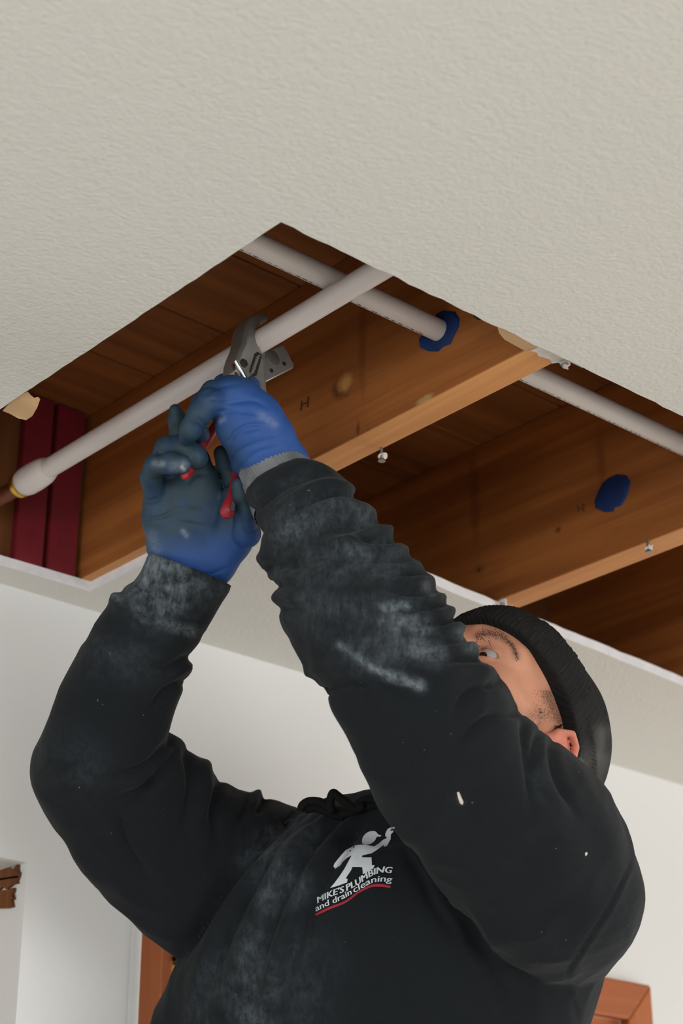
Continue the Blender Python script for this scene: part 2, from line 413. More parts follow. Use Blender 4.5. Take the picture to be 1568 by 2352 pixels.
# ---------------------------------------------------------------- pipes
ZP2 = 2.533; YP2 = 1.121; ZP1 = 2.509; XP1 = .972; RP = .0113
pp = empty('water_pipe', (XP1, 1.3, ZP1-RP)); tag(pp, 'white plastic pipe gripped by the cutter, ending in a brass and copper joint', 'pipe', 'white pipes in the ceiling')
YE = onz(62, 1094, ZP1)[1]
MB().tube([(XP1, y_, ZP1) for y_ in np.linspace(.25, YE-.02, 24)], RP, 40).build('pipe_run', M['pvc'], pp, True)
prof = [(-.034, RP+.0002), (-.030, RP+.0028), (-.022, RP+.0046), (-.004, RP+.0056), (.010, RP+.0054), (.0165, RP+.0042), (.019, RP+.0020)]
MB().tube([(XP1, YE+a, ZP1) for a, r in prof], [r for a, r in prof], 40).build('coupling', M['pvc'], pp, True)
prof = [(.019, RP+.0005), (.020, RP+.0036), (.026, RP+.0038), (.028, RP+.0018), (.030, RP-.001)]
MB().tube([(XP1, YE+a, ZP1) for a, r in prof], [r for a, r in prof], 40).build('brass_ring', M['brass'], pp, True)
MB().tube([(XP1, YE+.028, ZP1), (XP1, 1.757, ZP1)], RP-.0015, 32).build('copper_pipe', M['copper'], pp, True)
sm = onz(62, 1103, ZP1); 
p2 = MB().tube([(x_, YP2, ZP2) for x_ in np.linspace(.35, 2.85, 30)], RP, 40).build('water_pipe', M['pvc'], None, True)
tag(p2, 'white plastic pipe running through the joists beside the ceiling edge', 'pipe', 'white pipes in the ceiling')
pr = MB(); x_ = .86; r_ = random.Random(3)
while x_ < 1.60:
    wd = r_.uniform(.002, .006)
    if not (1.10 < x_ < 1.18):
        a0 = math.radians(282)
        for da in (0, .07):
            if r_.random() < .75:
                a = a0+da; n_ = np.array([0, math.cos(a), math.sin(a)]); tn = np.array([0, -math.sin(a), math.cos(a)])
                c = np.array([x_, YP2, ZP2])+n_*(RP+.00012)
                h_ = tn*.0004
                pr.add([c-h_, c-h_+[wd, 0, 0], c+h_+[wd, 0, 0], c+h_], [(0, 1, 2, 3)])
    x_ += wd+r_.uniform(.001, .006)
tag(pr.build('print_line', M['ink'], p2), kind='stuff')
# blue sealant round the pipe and in the empty hole
def seal(name, k, pts, label, t=.004):
    p = [on_joist(k, *q)-np.array([-.001, 0, 0]) for q in pts]
    c = sum(p)/len(p); p2_ = [c+(q-c)*.86-np.array([t, 0, 0]) for q in p]; n = len(p)
    o = MB().rings([p, [c+(q-c)*.97-np.array([t*.7, 0, 0]) for q in p], p2_]).build(name, M['blue_seal'], None, True, autosmooth=70); tag(o, label, 'sealant', 'blue sealant on the joists'); return o
seal('blue_sealant', 1, [(1004, 722), (1020, 713), (1046, 716), (1056, 732), (1054, 752), (1043, 772), (1036, 790), (1018, 797), (1006, 808), (985, 808), (966, 800), (963, 781), (972, 768), (988, 745)], 'blue sealant ring around the pipe where it enters the joist')
seal('blue_sealant', 2, [(1398, 1098), (1418, 1089), (1438, 1091), (1448, 1105), (1444, 1128), (1434, 1152), (1426, 1163), (1412, 1166), (1408, 1176), (1388, 1177), (1368, 1168), (1366, 1152), (1375, 1128), (1385, 1110)], 'blue sealant patch filling an empty hole in the joist')

# ---------------------------------------------------------------- torn paper, screws
def flap(name, pts, z0, mat, parent, drop=.0, t=.0006):
    p = [onz(x, y, z0-drop*k) for (x, y, k) in pts]
    return MB().prism(p, (0, 0, t)).build(name, mat, parent)
flap('torn_paper', [(6, 944, 0), (22, 950, .3), (42, 961, 1), (60, 965, 1.2), (74, 956, 1), (85, 937, .8), (92, 918, .3), (88, 913, .2), (78, 915, .1), (70, 908, 0), (63, 900, 0), (40, 912, 0), (20, 928, 0)], ZC+.002, M['kraft'], ceiling, .004)
flap('torn_paper', [(1141, 748, 0), (1146, 765, 0), (1158, 780, 0), (1176, 790, 0), (1205, 806, 0), (1222, 800, 0), (1240, 797, 0), (1190, 768, 0), (1160, 755, 0)], ZT-.0012, M['kraft'], ceiling, 0)
flap('torn_plaster', [(1216, 806, 0), (1232, 810, 0), (1236, 818, 0), (1248, 821, 0), (1262, 826, 0), (1268, 835, 0), (1283, 833, 0), (1293, 846, 0), (1305, 849, 0), (1303, 838, 0), (1306, 830, 0), (1330, 842, 0), (1338, 846, 0), (1280, 812, 0), (1240, 796, 0)], ZT-.0009, M['torn'], ceiling, 0, .0009)
def screw(x, y, label, hang=.012):
    p = onz(x, y, ZT); r0 = empty('drywall_screw', (p[0], p[1], p[2]-hang)); tag(r0, label, 'screw', 'plaster-crusted screws')
    b = MB(); b.tube([(p[0], p[1], p[2]), (p[0], p[1], p[2]-hang*.8)], .0016, 10); b.build('shank', M['steel'], r0, True)
    MB().tube([(p[0], p[1], p[2]-hang*.75), (p[0], p[1], p[2]-hang*.92), (p[0], p[1], p[2]-hang)], [.0018, .0040, .0040], 14).build('head', M['steel'], r0, True)
    rr = random.Random(int(x)); bm = bmesh.new(); bmesh.ops.create_icosphere(bm, subdivisions=2, radius=.0045)
    for v in bm.verts: v.co = v.co*rr.uniform(.6, 1.3)+Vector((p[0]+.0015, p[1], p[2]-hang*.6))
    MB().bm(bm).build('plaster_crumb', M['torn'], r0)
screw(876, 1028, 'plaster-crusted screw under the joist beside the sleeve', .016)
screw(1487, 1240, 'plaster-crusted screw under the joist with the empty blue hole', .016)
screw(1296, 826, 'screw in torn plaster at the edge of the ceiling opening', .006)
screw(1153, 1372, 'small plaster-covered screw at the joist end by the white cut edge', .010)
# ================================================================== surface tools for the figure
def surface_nets(S, org, h):
    """quads of the zero level of a signed-distance grid"""
    nx, ny, nz = S.shape; neg = S < 0
    c = np.zeros((nx-1, ny-1, nz-1), np.int16)
    acc = np.zeros((nx-1, ny-1, nz-1, 3), np.float32); cnt = np.zeros((nx-1, ny-1, nz-1), np.float32)
    sl = lambda a, o: a[o[0]:nx-1+o[0], o[1]:ny-1+o[1], o[2]:nz-1+o[2]]
    corners = [(i, j, k) for i in (0, 1) for j in (0, 1) for k in (0, 1)]
    for o in corners: c += sl(neg, o)
    active = (c > 0) & (c < 8); idx = np.argwhere(active)
    I = np.full(active.shape, -1, np.int64); I[active] = np.arange(len(idx))
    pos = np.zeros((len(idx), 3)); n = np.zeros(len(idx))
    for a in corners:
        for ax in range(3):
            if a[ax]: continue
            b = list(a); b[ax] = 1
            va = S[idx[:, 0]+a[0], idx[:, 1]+a[1], idx[:, 2]+a[2]]; vb = S[idx[:, 0]+b[0], idx[:, 1]+b[1], idx[:, 2]+b[2]]
            m_ = (va < 0) != (vb < 0); t = np.where(m_, va/np.where(m_, va-vb, 1), 0)
            p = np.zeros((len(idx), 3)); p[:] = a; p[:, ax] = t
            pos[m_] += p[m_]; n[m_] += 1
    V = org + (idx + pos/n[:, None])*h
    F = []
    for ax in range(3):
        u, v = (ax+1) % 3, (ax+2) % 3
        s0 = [slice(None)]*3; s1 = [slice(None)]*3
        s0[ax] = slice(0, -1); s1[ax] = slice(1, None)
        A = neg[tuple(s0)]; B = neg[tuple(s1)]; E_ = np.argwhere(A != B)
        ok = (E_[:, u] > 0) & (E_[:, v] > 0) & (E_[:, u] < S.shape[u]-1) & (E_[:, v] < S.shape[v]-1); E_ = E_[ok]
        q = []
        for du, dv in ((0, 0), (1, 0), (1, 1), (0, 1)):
            e = E_.copy(); e[:, u] -= du; e[:, v] -= dv; q.append(I[e[:, 0], e[:, 1], e[:, 2]])
        q = np.stack(q, 1); fl_ = ~A[tuple(E_.T)]
        q[fl_] = q[fl_][:, ::-1]; F.append(q)
    return V, np.concatenate(F)
def smin(a, b, k):
    h_ = np.clip(.5+.5*(b-a)/k, 0, 1); return b*(1-h_)+a*h_-k*h_*(1-h_)
def sd_seg(X, a, b, ra, rb, flat=None):
    """tapered capsule; flat=(unit dir, factor) squashes it along dir"""
    d = X-a; ab = b-a
    if flat is not None:
        n_, k_ = flat; d = d+np.multiply.outer(d@n_, n_)*(k_-1); ab = ab+n_*((ab@n_)*(k_-1))
    t = np.clip((d@ab)/max(ab@ab, 1e-12), 0, 1)
    return np.linalg.norm(d-t[..., None]*ab, axis=-1)-(ra+(rb-ra)*t)
def sd_ell(X, c, R, axes=None):
    d = X-c
    if axes is not None: d = d@axes.T
    k0 = np.linalg.norm(d/R, axis=-1); k1 = np.linalg.norm(d/(np.asarray(R)**2), axis=-1)
    return k0*(k0-1)/np.maximum(k1, 1e-9)
def grid(lo, hi, h):
    ax = [np.arange(lo[i], hi[i]+h, h) for i in range(3)]
    return np.stack(np.meshgrid(*ax, indexing='ij'), -1).astype(np.float32)
def relax(V, F, it, lam=.5):
    n = len(V); a = np.concatenate([F[:, [0, 1]], F[:, [1, 2]], F[:, [2, 3]], F[:, [3, 0]]]); a = np.concatenate([a, a[:, ::-1]])
    deg = np.bincount(a[:, 0], minlength=n)[:, None]
    for _ in range(it):
        for l_ in (lam, -lam*1.02):
            s = np.stack([np.bincount(a[:, 0], weights=V[a[:, 1], k], minlength=n) for k in range(3)], 1)
            V = V+l_*(s/np.maximum(deg, 1)-V)
    return V
def normals(V, F):
    fn = np.cross(V[F[:, 2]]-V[F[:, 0]], V[F[:, 3]]-V[F[:, 1]]); N = np.zeros_like(V)
    for k in range(F.shape[1]):
        for c in range(3): N[:, c] += np.bincount(F[:, k], weights=fn[:, c], minlength=len(V))
    return N/np.maximum(np.linalg.norm(N, axis=1), 1e-12)[:, None]
def make_bvh(V, F): return BVHTree.FromPolygons([Vector(v) for v in V], [tuple(int(i) for i in f) for f in F])
def cast(bvh, x, y):
    r = ray(x, y); hit = bvh.ray_cast(Vector(CAM), Vector(r).normalized()); return hit
def poly_dist(px, poly):
    """distance in pixels to a polyline, and the parameter along it"""
    best = np.full(len(px), 1e9); tt = np.zeros(len(px)); poly = np.asarray(poly, float); n = len(poly)-1
    side = np.zeros(len(px))
    for i in range(n):
        a, b = poly[i], poly[i+1]; ab = b-a; d = px-a; t = np.clip((d@ab)/max(ab@ab, 1e-9), 0, 1)
        q = np.linalg.norm(d-t[:, None]*ab, axis=1); m_ = q < best
        best[m_] = q[m_]; tt[m_] = (i+t[m_])/n
    return best, tt
def spline(pts, n):
    """Catmull-Rom through rows of pts"""
    pts = np.asarray(pts, float); k = len(pts); out = []
    ext = np.vstack([2*pts[0]-pts[1], pts, 2*pts[-1]-pts[-2]])
    for s in np.linspace(0, k-1, n):
        i = min(int(s), k-2); t = s-i; p0, p1, p2_, p3 = ext[i:i+4]
        out.append(.5*(2*p1+(p2_-p0)*t+(2*p0-5*p1+4*p2_-p3)*t*t+(3*p1-p0-3*p2_+p3)*t**3))
    return np.array(out)
def press(V, F, creases, front=None):
    """creases: (polyline px, amplitude m, width px); pushes the seen surface along its normal"""
    N = normals(V, F); bvh = make_bvh(V, F); pj = project(V); out = np.zeros(len(V))
    vd = V-CAM; vd /= np.linalg.norm(vd, axis=1)[:, None]; facing = np.einsum('ij,ij->i', N, vd) < .45
    vis_cache = {}
    for poly, amp, w in creases:
        poly = spline(poly, max(8, 4*len(poly))) if len(poly) > 2 else np.asarray(poly, float)
        lo = poly.min(0)-3*w; hi = poly.max(0)+3*w
        cand = np.where(facing & (pj[:, 0] > lo[0]) & (pj[:, 0] < hi[0]) & (pj[:, 1] > lo[1]) & (pj[:, 1] < hi[1]))[0]
        if not len(cand): continue
        d, t = poly_dist(pj[cand, :2], poly)
        m_ = d < 3*w; cand, d, t = cand[m_], d[m_], t[m_]
        keep = []
        for c in cand:
            if c not in vis_cache:
                r = Vector(V[c]-CAM); L = r.length; hit = bvh.ray_cast(Vector(CAM), r/L)
                vis_cache[c] = hit[3] is None or hit[3] > L-.045
            keep.append(vis_cache[c])
        keep = np.array(keep, bool); cand, d, t = cand[keep], d[keep], t[keep]
        taper = np.clip(t*5+.6, 0, 1)*np.clip((1-t)*3+.1, 0, 1)
        out[cand] += amp*np.exp(-(d/w)**2)*taper
    return V+N*out[:, None]
def soft_mask(pj, polys):
    """polys: (polyline px, width px, value)"""
    a = np.zeros(len(pj))
    for poly, w, val in polys:
        poly = np.asarray(poly, float)
        d, t = poly_dist(pj[:, :2], poly if len(poly) > 1 else np.vstack([poly, poly+.1]))
        a = np.maximum(a, val*np.exp(-(d/w)**2))
    return a
def set_attr(o, name, val):
    at = o.data.attributes.new(name, 'FLOAT', 'POINT'); at.data.foreach_set('value', np.asarray(val, np.float32))
def sweep_rings(st, n=60, seg=40, sup=2.3):
    """st rows: Lx,Ly,Rx,Ry,depthL,depthR,half thickness (m)"""
    s = spline(st, n); L = np.array([P(a[0], a[1], a[4]) for a in s]); R = np.array([P(a[2], a[3], a[5]) for a in s])
    C_ = (L+R)/2; A = (R-L)/2; rings = []
    for i in range(n):
        t = C_[min(i+1, n-1)]-C_[max(i-1, 0)]; b = np.cross(A[i], t); nb = np.linalg.norm(b)
        b = b/nb*s[i][6]
        th = np.linspace(0, 2*math.pi, seg, endpoint=False); co, si = np.cos(th), np.sin(th)
        e = 2/sup; rings.append([C_[i]+A[i]*(abs(c)**e*np.sign(c))+b*(abs(q)**e*np.sign(q)) for c, q in zip(co, si)])
    return rings
def world_rings(rows, n=40, seg=40, sup=2.2):
    """rows: cx,cy,cz, ax(half vector xyz), b half thickness; rings for a roughly vertical sweep"""
    s = spline(rows, n); out = []
    for i, r in enumerate(s):
        c, A = r[:3], r[3:6]; t = s[min(i+1, n-1)][:3]-s[max(i-1, 0)][:3]; b = np.cross(A, t); b = b/np.linalg.norm(b)*r[6]
        th = np.linspace(0, 2*math.pi, seg, endpoint=False); e = 2/sup
        out.append([c+A*(abs(math.cos(q))**e*np.sign(math.cos(q)))+b*(abs(math.sin(q))**e*np.sign(math.sin(q))) for q in th])
    return out
def voxel_union(name, mb, vox, smooth_it):
    o = mb.build(name, None)
    md = o.modifiers.new('r', 'REMESH'); md.mode = 'VOXEL'; md.voxel_size = vox; md.adaptivity = 0
    ev = o.evaluated_get(bpy.context.evaluated_depsgraph_get()); me = ev.to_mesh()
    n = len(me.vertices); V = np.empty(n*3, np.float32); me.vertices.foreach_get('co', V); V = V.reshape(-1, 3).astype(float)+np.array(o.location)
    F = np.array([list(p.vertices) if len(p.vertices) == 4 else list(p.vertices)+[p.vertices[-1]] for p in me.polygons])
    ev.to_mesh_clear(); me_ = o.data; bpy.data.objects.remove(o); bpy.data.meshes.remove(me_)
    return relax(V, F, smooth_it), F
def lumps(V, N, scale, amp, seed=0):
    return V+N*np.array([amp*noise.noise(Vector(v)*scale+Vector((seed, 0, 0))) for v in V])[:, None]
# ================================================================== the hooded sweatshirt
left_arm = [  # Lx Ly Rx Ry dL dR half-thickness
 (570,1142, 716,1066, 1.752,1.752,.031), (570,1168, 744,1092, 1.745,1.745,.038), (590,1205, 797,1116, 1.725,1.725,.046), (613,1247, 842,1184, 1.705,1.705,.052),
 (598,1288, 889,1232, 1.690,1.690,.058), (628,1320, 914,1266, 1.68,1.68,.058), (635,1352, 944,1300, 1.67,1.67,.061), (636,1390, 971,1332, 1.66,1.66,.062),
 (647,1422, 1003,1376, 1.645,1.645,.064), (668,1462, 1024,1410, 1.635,1.635,.065), (691,1510, 1054,1450, 1.62,1.62,.067), (715,1543, 1082,1492, 1.61,1.61,.068),
 (748,1582, 1127,1542, 1.60,1.60,.070), (762,1628, 1160,1572, 1.60,1.60,.070), (801,1690, 1197,1640, 1.605,1.605,.070), (826,1758, 1262,1704, 1.615,1.62,.072),
 (872,1838, 1340,1768, 1.63,1.64,.075), (924,1908, 1400,1832, 1.65,1.66,.080), (980,1985, 1440,1905, 1.67,1.69,.085), (1045,2070, 1456,1990, 1.69,1.72,.088), (1110,2135, 1428,2075, 1.725,1.76,.072), (1150,2180, 1380,2140, 1.78,1.80,.045)]
right_arm = [
 (318,1330, 505,1384, 1.80,1.80,.034), (276,1354, 478,1432, 1.80,1.80,.040), (238,1406, 456,1476, 1.80,1.80,.045), (200,1464, 433,1508, 1.80,1.80,.050), (161,1525, 430,1556, 1.805,1.805,.053),
 (126,1605, 403,1622, 1.81,1.81,.056), (96,1675, 388,1674, 1.815,1.815,.058), (68,1745, 382,1708, 1.82,1.82,.060), (72,1802, 415,1722, 1.83,1.83,.060), (112,1876, 453,1746, 1.845,1.85,.060),
 (166,1962, 501,1794, 1.86,1.875,.060), (232,2050, 558,1824, 1.875,1.90,.060), (318,2132, 610,1838, 1.89,1.92,.060), (402,2199, 665,1850, 1.90,1.95,.060), (500,2270, 740,1880, 1.92,1.97,.060)]
torso = [
 (300,2600, 1290,2600, 1.955,1.74,.120), (345,2420, 1318,2440, 1.945,1.735,.122), (376,2340, 1344,2352, 1.94,1.735,.123), (422,2230, 1378,2250, 1.935,1.735,.124), (462,2140, 1406,2170, 1.93,1.735,.122), (530,2040, 1424,2080, 1.93,1.735,.118),
 (598,1965, 1440,2005, 1.93,1.74,.106), (650,1915, 1425,1950, 1.925,1.75,.088), (705,1885, 1390,1905, 1.92,1.765,.064), (760,1872, 1340,1885, 1.91,1.785,.038)]
hb = MB()
hb.rings(sweep_rings(left_arm, 90)); hb.rings(sweep_rings(right_arm, 70)); hb.rings(sweep_rings(torso, 60, 56))
# lower body of the sweatshirt, straight down to the hem
tb = P(835, 2500, 1.85); ax_ = (P(1330, 2500, 1.735)-P(310, 2500, 1.95))/2; ax_[2] = 0; ax_h = ax_/np.linalg.norm(ax_)
rows = [(tb[0], tb[1], tb[2]+.05, *(ax_h*.225), .120), (tb[0], tb[1], tb[2]-.08, *(ax_h*.220), .122), (tb[0]-.005, tb[1]-.003, tb[2]-.22, *(ax_h*.205), .125), (tb[0], tb[1], tb[2]-.33, *(ax_h*.19), .122)]
hb.rings(world_rings(rows, 24, 48))
HIP = np.array([tb[0], tb[1], tb[2]-.30])
V, F = voxel_union('hoodie_tmp', hb, .0034, 6)
V = lumps(V, normals(V, F), 20, .0030, 3)
V = V+normals(V, F)*np.array([.0030*(.35-abs(noise.noise(Vector((q[0]*26, q[1]*26, q[2]*15))))*1.4) for q in V])[:, None]
cr = []
def groove(pts, amp=-.005, w=9): cr.append((pts, amp, w))
def ridge(pts, amp=.004, w=16): cr.append((pts, amp, w))
# left sleeve: rolls crowding along its upper edge, each with a valley behind it
rolls = [((806,1128),(740,1118),(660,1160),(605,1215)), ((850,1180),(780,1160),(690,1190),(615,1240)), ((896,1222),(858,1226),(800,1250),(740,1250)), ((924,1266),(880,1268),(820,1262),(770,1235)),
         ((952,1306),(905,1308),(850,1300)), ((982,1336),(940,1342),(880,1332)), ((1012,1376),(960,1384),(900,1380),(850,1360)), ((1032,1404),(985,1416),(930,1416)), ((1058,1442),(1004,1454),(940,1452),(880,1440)),
         ((1086,1482),(1034,1490),(980,1486)), ((1136,1546),(1080,1536),(1010,1540),(930,1520)), ((590,1286),(625,1272),(670,1276)), ((625,1372),(660,1376),(700,1370)), ((700,1545),(760,1530),(800,1545))]
for i_, a in enumerate(rolls):
    ridge(a, .0078 if i_ < 9 else .0045, 14)
for a in (((840,1150),(770,1135),(690,1165),(612,1226)), ((868,1204),(820,1205),(760,1225)), ((908,1246),(860,1250),(800,1240)), ((940,1286),(890,1290),(830,1282)), ((968,1320),(920,1326),(860,1318)), ((998,1356),(950,1366),(880,1358)), ((1020,1390),(970,1400),(900,1398)),
          ((1046,1424),(1000,1436),(920,1434),(860,1420)), ((1078,1466),(1020,1474),(950,1470)), ((1112,1512),(1060,1514),(990,1512),(900,1500)), ((575,1180),(625,1130),(690,1098),(752,1088)), ((590,1150),(640,1105),(712,1072)), ((612,1312),(650,1296),(700,1300)), ((632,1345),(680,1338)), ((640,1400),(700,1402)), ((742,1590),(800,1572),(850,1585)),
          ((1195,1640),(1120,1650),(1040,1720)), ((1240,1680),(1230,1760),(1260,1850)), ((1268,1705),(1280,1780),(1330,1880)), ((1205,1660),(1215,1760),(1225,1880)), ((1140,1570),(1080,1590),(1040,1640))):
    groove(a, -.0068, 10)
ridge([(780,1480),(860,1540),(965,1575)], .006, 14)
groove([(800,1500),(880,1572),(970,1600)], -.005, 12)
# right sleeve
for a in ([(385,1712),(330,1762),(230,1792)], [(400,1725),(350,1800),(270,1835)], [(372,1745),(330,1820),(300,1860)], [(278,1362),(302,1410),(370,1445),(468,1458)], [(430,1512),(380,1540),(330,1545)], [(428,1566),(380,1590),(340,1640)],
          [(275,1880),(290,1950),(350,2030)], [(430,1722),(440,1800),(420,1900)], [(505,1795),(490,1860),(500,1950)], [(572,1832),(560,1870),(540,1900)], [(606,1832),(590,1870)]):
    groove(a, -.0070, 10)
for a in ([(395,1718),(340,1780),(250,1812)], [(300,1385),(360,1425),(470,1440)], [(470,1745),(470,1830),(440,1930)], [(432,1528),(390,1550)], [(596,1822),(575,1860)], [(265,1370),(290,1420)]):
    ridge(a, .006, 14)
# the sleeve disappearing behind the chest
groove([(712,1856),(620,1920),(530,2030),(440,2160),(400,2230)], -.010, 12)
# chest folds fanning out from the collar
for a in ([(745,1862),(650,1930),(570,2050),(500,2200),(455,2352)], [(790,1872),(720,1940),(650,2060),(600,2200),(575,2352)], [(830,1885),(760,1985),(700,2100),(660,2230),(630,2352)], [(935,1960),(1000,2080),(1080,2180)], [(1060,2100),(1120,2220),(1180,2352)]):
    groove(a, -.0075, 15)
for a in ([(770,1866),(680,1940),(605,2060),(545,2200),(510,2352)], [(810,1880),(740,1965),(675,2085),(625,2230),(600,2352)], [(715,1866),(620,1960),(530,2080),(470,2200),(420,2352)], [(1000,2060),(1060,2150),(1120,2300)]):
    ridge(a, .0068, 18)
# seams: armhole and side
for a in ([(1446,1985),(1400,2080),(1330,2190),(1306,2232),(1306,2275)], [(1100,2128),(1150,2230),(1190,2260),(1255,2276),(1306,2276)], [(1306,2276),(1320,2310),(1332,2352)], [(905,1910),(960,1990),(1040,2080),(1100,2128)]):
    groove(a, -.0015, 4); ridge([(x+7, y+4) for x, y in a], .0010, 6)
V = press(V, F, cr)
# cloth material
t = NT('black_sweatshirt'); v = t.coord('Object')
fz = t.noise(v, 900, 2); sp = t.noise(v, 260, 3)
big = t.noise(v, 24, 6, .7); fine = t.noise(t.coord('Object', (1, 1, .5)), 170, 5, .75)
dust = t.attr('dust')
dm = t.math('MULTIPLY', dust, t.ramp(big, [(.36, (.08, .08, .08)), (.66, (1, 1, 1))]))
dm = t.math('MULTIPLY', dm, t.ramp(fine, [(.34, (.15, .15, .15)), (.68, (1, 1, 1))]), True)
base = t.mix(sp, lin(17, 20, 23), lin(26, 30, 33))
specks = t.math('MULTIPLY', t.math('GREATER_THAN', t.noise(v, 190, 2), .78), .5)
col = t.mix(dm, base, lin(138, 150, 156))
col = t.mix(specks, col, lin(150, 150, 150))
t.bump(t.math('ADD', fz, t.math('MULTIPLY', fine, .8)), .35, .0008)
M['cloth'] = t.out(col, .95, 0, .15)
t.b.inputs['Sheen Weight'].default_value = .05; t.b.inputs['Sheen Roughness'].default_value = .5
pjv = project(V)
dustp = [([(600,1150),(700,1110)], 40, .12), ([(640,1230),(760,1160),(830,1190)], 45, .32), ([(660,1300),(800,1290),(880,1290)], 60, .25), ([(800,1265),(850,1275)], 22, .5), ([(700,1400),(900,1400)], 80, .16),
         ([(880,1395),(935,1392)], 12, .75), ([(890,1425),(970,1440)], 25, .55), ([(975,1345),(990,1360)], 10, .6), ([(1060,1460),(1085,1480)], 18, .6), ([(950,1490),(1000,1500)], 26, .6), ([(780,1482),(850,1535),(965,1575)], 12, .85), ([(880,1555),(965,1578)], 8, 1.0), ([(820,1500),(900,1480)], 50, .3),
         ([(300,1345),(360,1400)], 45, .55), ([(265,1365),(330,1420),(440,1450)], 14, .5), ([(200,1500),(330,1520)], 50, .12), ([(120,1740),(180,1760)], 70, .10),
         ([(630,1930),(600,1990)], 45, .35), ([(620,2060),(680,2030)], 40, .30), ([(580,2180),(600,2280)], 60, .25), ([(680,1900),(700,1930)], 35, .25), ([(560,2330),(600,2352)], 50, .3), ([(500,2250),(480,2352)], 60, .18),
         ([(1053,1828),(1060,1845)], 6, .8), ([(1230,1700),(1240,1820)], 25, .12), ([(700,2200),(690,2352)], 70, .14)]
hoodie_data = (V, F, soft_mask(pjv, dustp))
hood_bvh = make_bvh(V, F)
# ================================================================== head, neck and face
HS = .985                                      # head scale
# head axes (forward, crown, left side) in the camera frame: right, up, depth
hF, hU, hS = (np.array(q) for q in ((-.3581, .8789, -.3150), (.5413, .4703, .6970), (.7608, .0790, -.6442)))
toW = lambda v: RT*v[0]+CU*v[1]+CD*v[2]
HFw, HUw, HSw = toW(hF), toW(hU), toW(hS)
HROT = np.stack([HFw, HUw, HSw])               # rows: local axes in world
HC = P(1102.5, 1684.4, 1.79)       # midpoint between the ears
def hl(f_, u_, s_): return HC+HS*(HFw*f_+HUw*u_+HSw*s_)
g = grid((-.135, -.17, -.11), (.14, .165, .11), .0019)
L3 = lambda *a: np.array(a, float)
S = sd_ell(g, L3(-.006, .045, 0), (.098, .087, .0765))
S = smin(S, sd_ell(g, L3(.046, -.018, 0), (.050, .080, .0615)), .03)
for s in (-1, 1):
    S = smin(S, sd_seg(g, L3(-.004, -.040, s*.052), L3(.066, -.088, s*.022), .018, .020), .025)
    S = smin(S, sd_seg(g, L3(.058, -.012, s*.050), L3(.020, -.006, s*.064), .016, .012), .016)
    S = smin(S, sd_seg(g, L3(.088, .036, s*.012), L3(.066, .034, s*.050), .011, .010), .014)
S = smin(S, sd_ell(g, L3(.078, -.098, 0), (.020, .018, .024)), .02)
for s in (-1, 1):
    eye = L3(.0745, .0125, s*.033)
    S = -smin(-S, sd_ell(g, eye+L3(.016, 0, s*.002), (.014, .012, .019)), .008)        # socket
    lid = np.maximum(sd_ell(g, eye, (.0142, .0142, .0142)), -sd_ell(g, eye+L3(.0115, -.0005, s*.001), (.012, .0056, .0150)))
    S = smin(S, lid, .004)
S = smin(S, sd_seg(g, L3(.092, .022, 0), L3(.114, -.020, 0), .007, .011), .010)
for s in (-1, 1): S = smin(S, sd_ell(g, L3(.104, -.026, s*.012), (.010, .008, .008)), .006)
S = smin(S, sd_seg(g, L3(.096, -.050, -.016), L3(.096, -.050, .016), .007, .007), .008)
S = smin(S, sd_seg(g, L3(.094, -.062, -.014), L3(.094, -.062, .014), .007, .007), .006)
# ears
def ear(s):
    base = sd_ell(g, L3(-.022, -.002, s*.080), (.0195, .027, .0085))
    path = [(-.006, .000), (-.007, .013), (-.016, .023), (-.030, .021), (-.038, .008), (-.037, -.008), (-.030, -.021), (-.020, -.029), (-.012, -.022)]
    r = None
    for a, b in zip(path[:-1], path[1:]):
        q = sd_seg(g, L3(a[0], a[1], s*(.083 if a[0] > -.012 else .090)), L3(b[0], b[1], s*(.083 if b[0] > -.012 else .090)), 0.0036, .0036)
        r = q if r is None else np.minimum(r, q)
    base = smin(base, r, .003)
    an = None
    for a, b in zip([(-.014, .014), (-.024, .010), (-.027, -.002)], [(-.024, .010), (-.027, -.002), (-.020, -.015)]):
        q = sd_seg(g, L3(a[0], a[1], s*.083), L3(b[0], b[1], s*.083), .0034, .0034); an = q if an is None else np.minimum(an, q)
    base = smin(base, an, .004)
    return smin(base, sd_ell(g, L3(-.004, -.004, s*.079), (.005, .007, .005)), .004)   # tragus
for s in (-1, 1): S = smin(S, ear(s), .004)
# neck: towards the collar (given in local coordinates)
NB = P(1090, 1880, 1.87)
nb = HROT@((NB-HC)/HS)
S = smin(S, sd_seg(g, L3(-.030, -.010, 0), nb, .055, .064), .03)
Vh, Fh = surface_nets(S, np.array([-.135, -.17, -.11]), .0019)
Vh = relax(Vh, Fh, 2, .4)
Vw = HC+HS*(Vh@HROT)
t = NT('skin'); v = t.coord('Object')
n1 = t.noise(v, 60, 4); n2 = t.noise(v, 700, 3)
col = t.mix(n1, lin(196, 136, 108), lin(214, 156, 128)); col = t.mix(t.attr('flush'), col, lin(206, 112, 96))
col = t.mix(t.math('MULTIPLY', t.attr('shadow_hair'), t.ramp(n2, [(.3, (.5, .5, .5)), (.7, (1, 1, 1))])), col, lin(92, 66, 52))
t.bump(n2, .25, .0006)
M['skin'] = t.out(col, .5, 0, .4); t.b.inputs['Subsurface Weight'].default_value = .12; t.b.inputs['Subsurface Radius'].default_value = (.01, .004, .002)
person = mesh_obj('person', Vw, Fh, M['skin'], None, True)
tag(person, 'person in a black hooded sweatshirt, knit beanie and blue gloves, reaching up', 'person')
set_attr(person, 'flush', np.clip(np.exp(-((Vh[:, 0]+.024)**2+(Vh[:, 1]-.004)**2)/(.036**2))*(np.abs(Vh[:, 2]) > .075), 0, 1)*.8)
pjh = project(Vw)
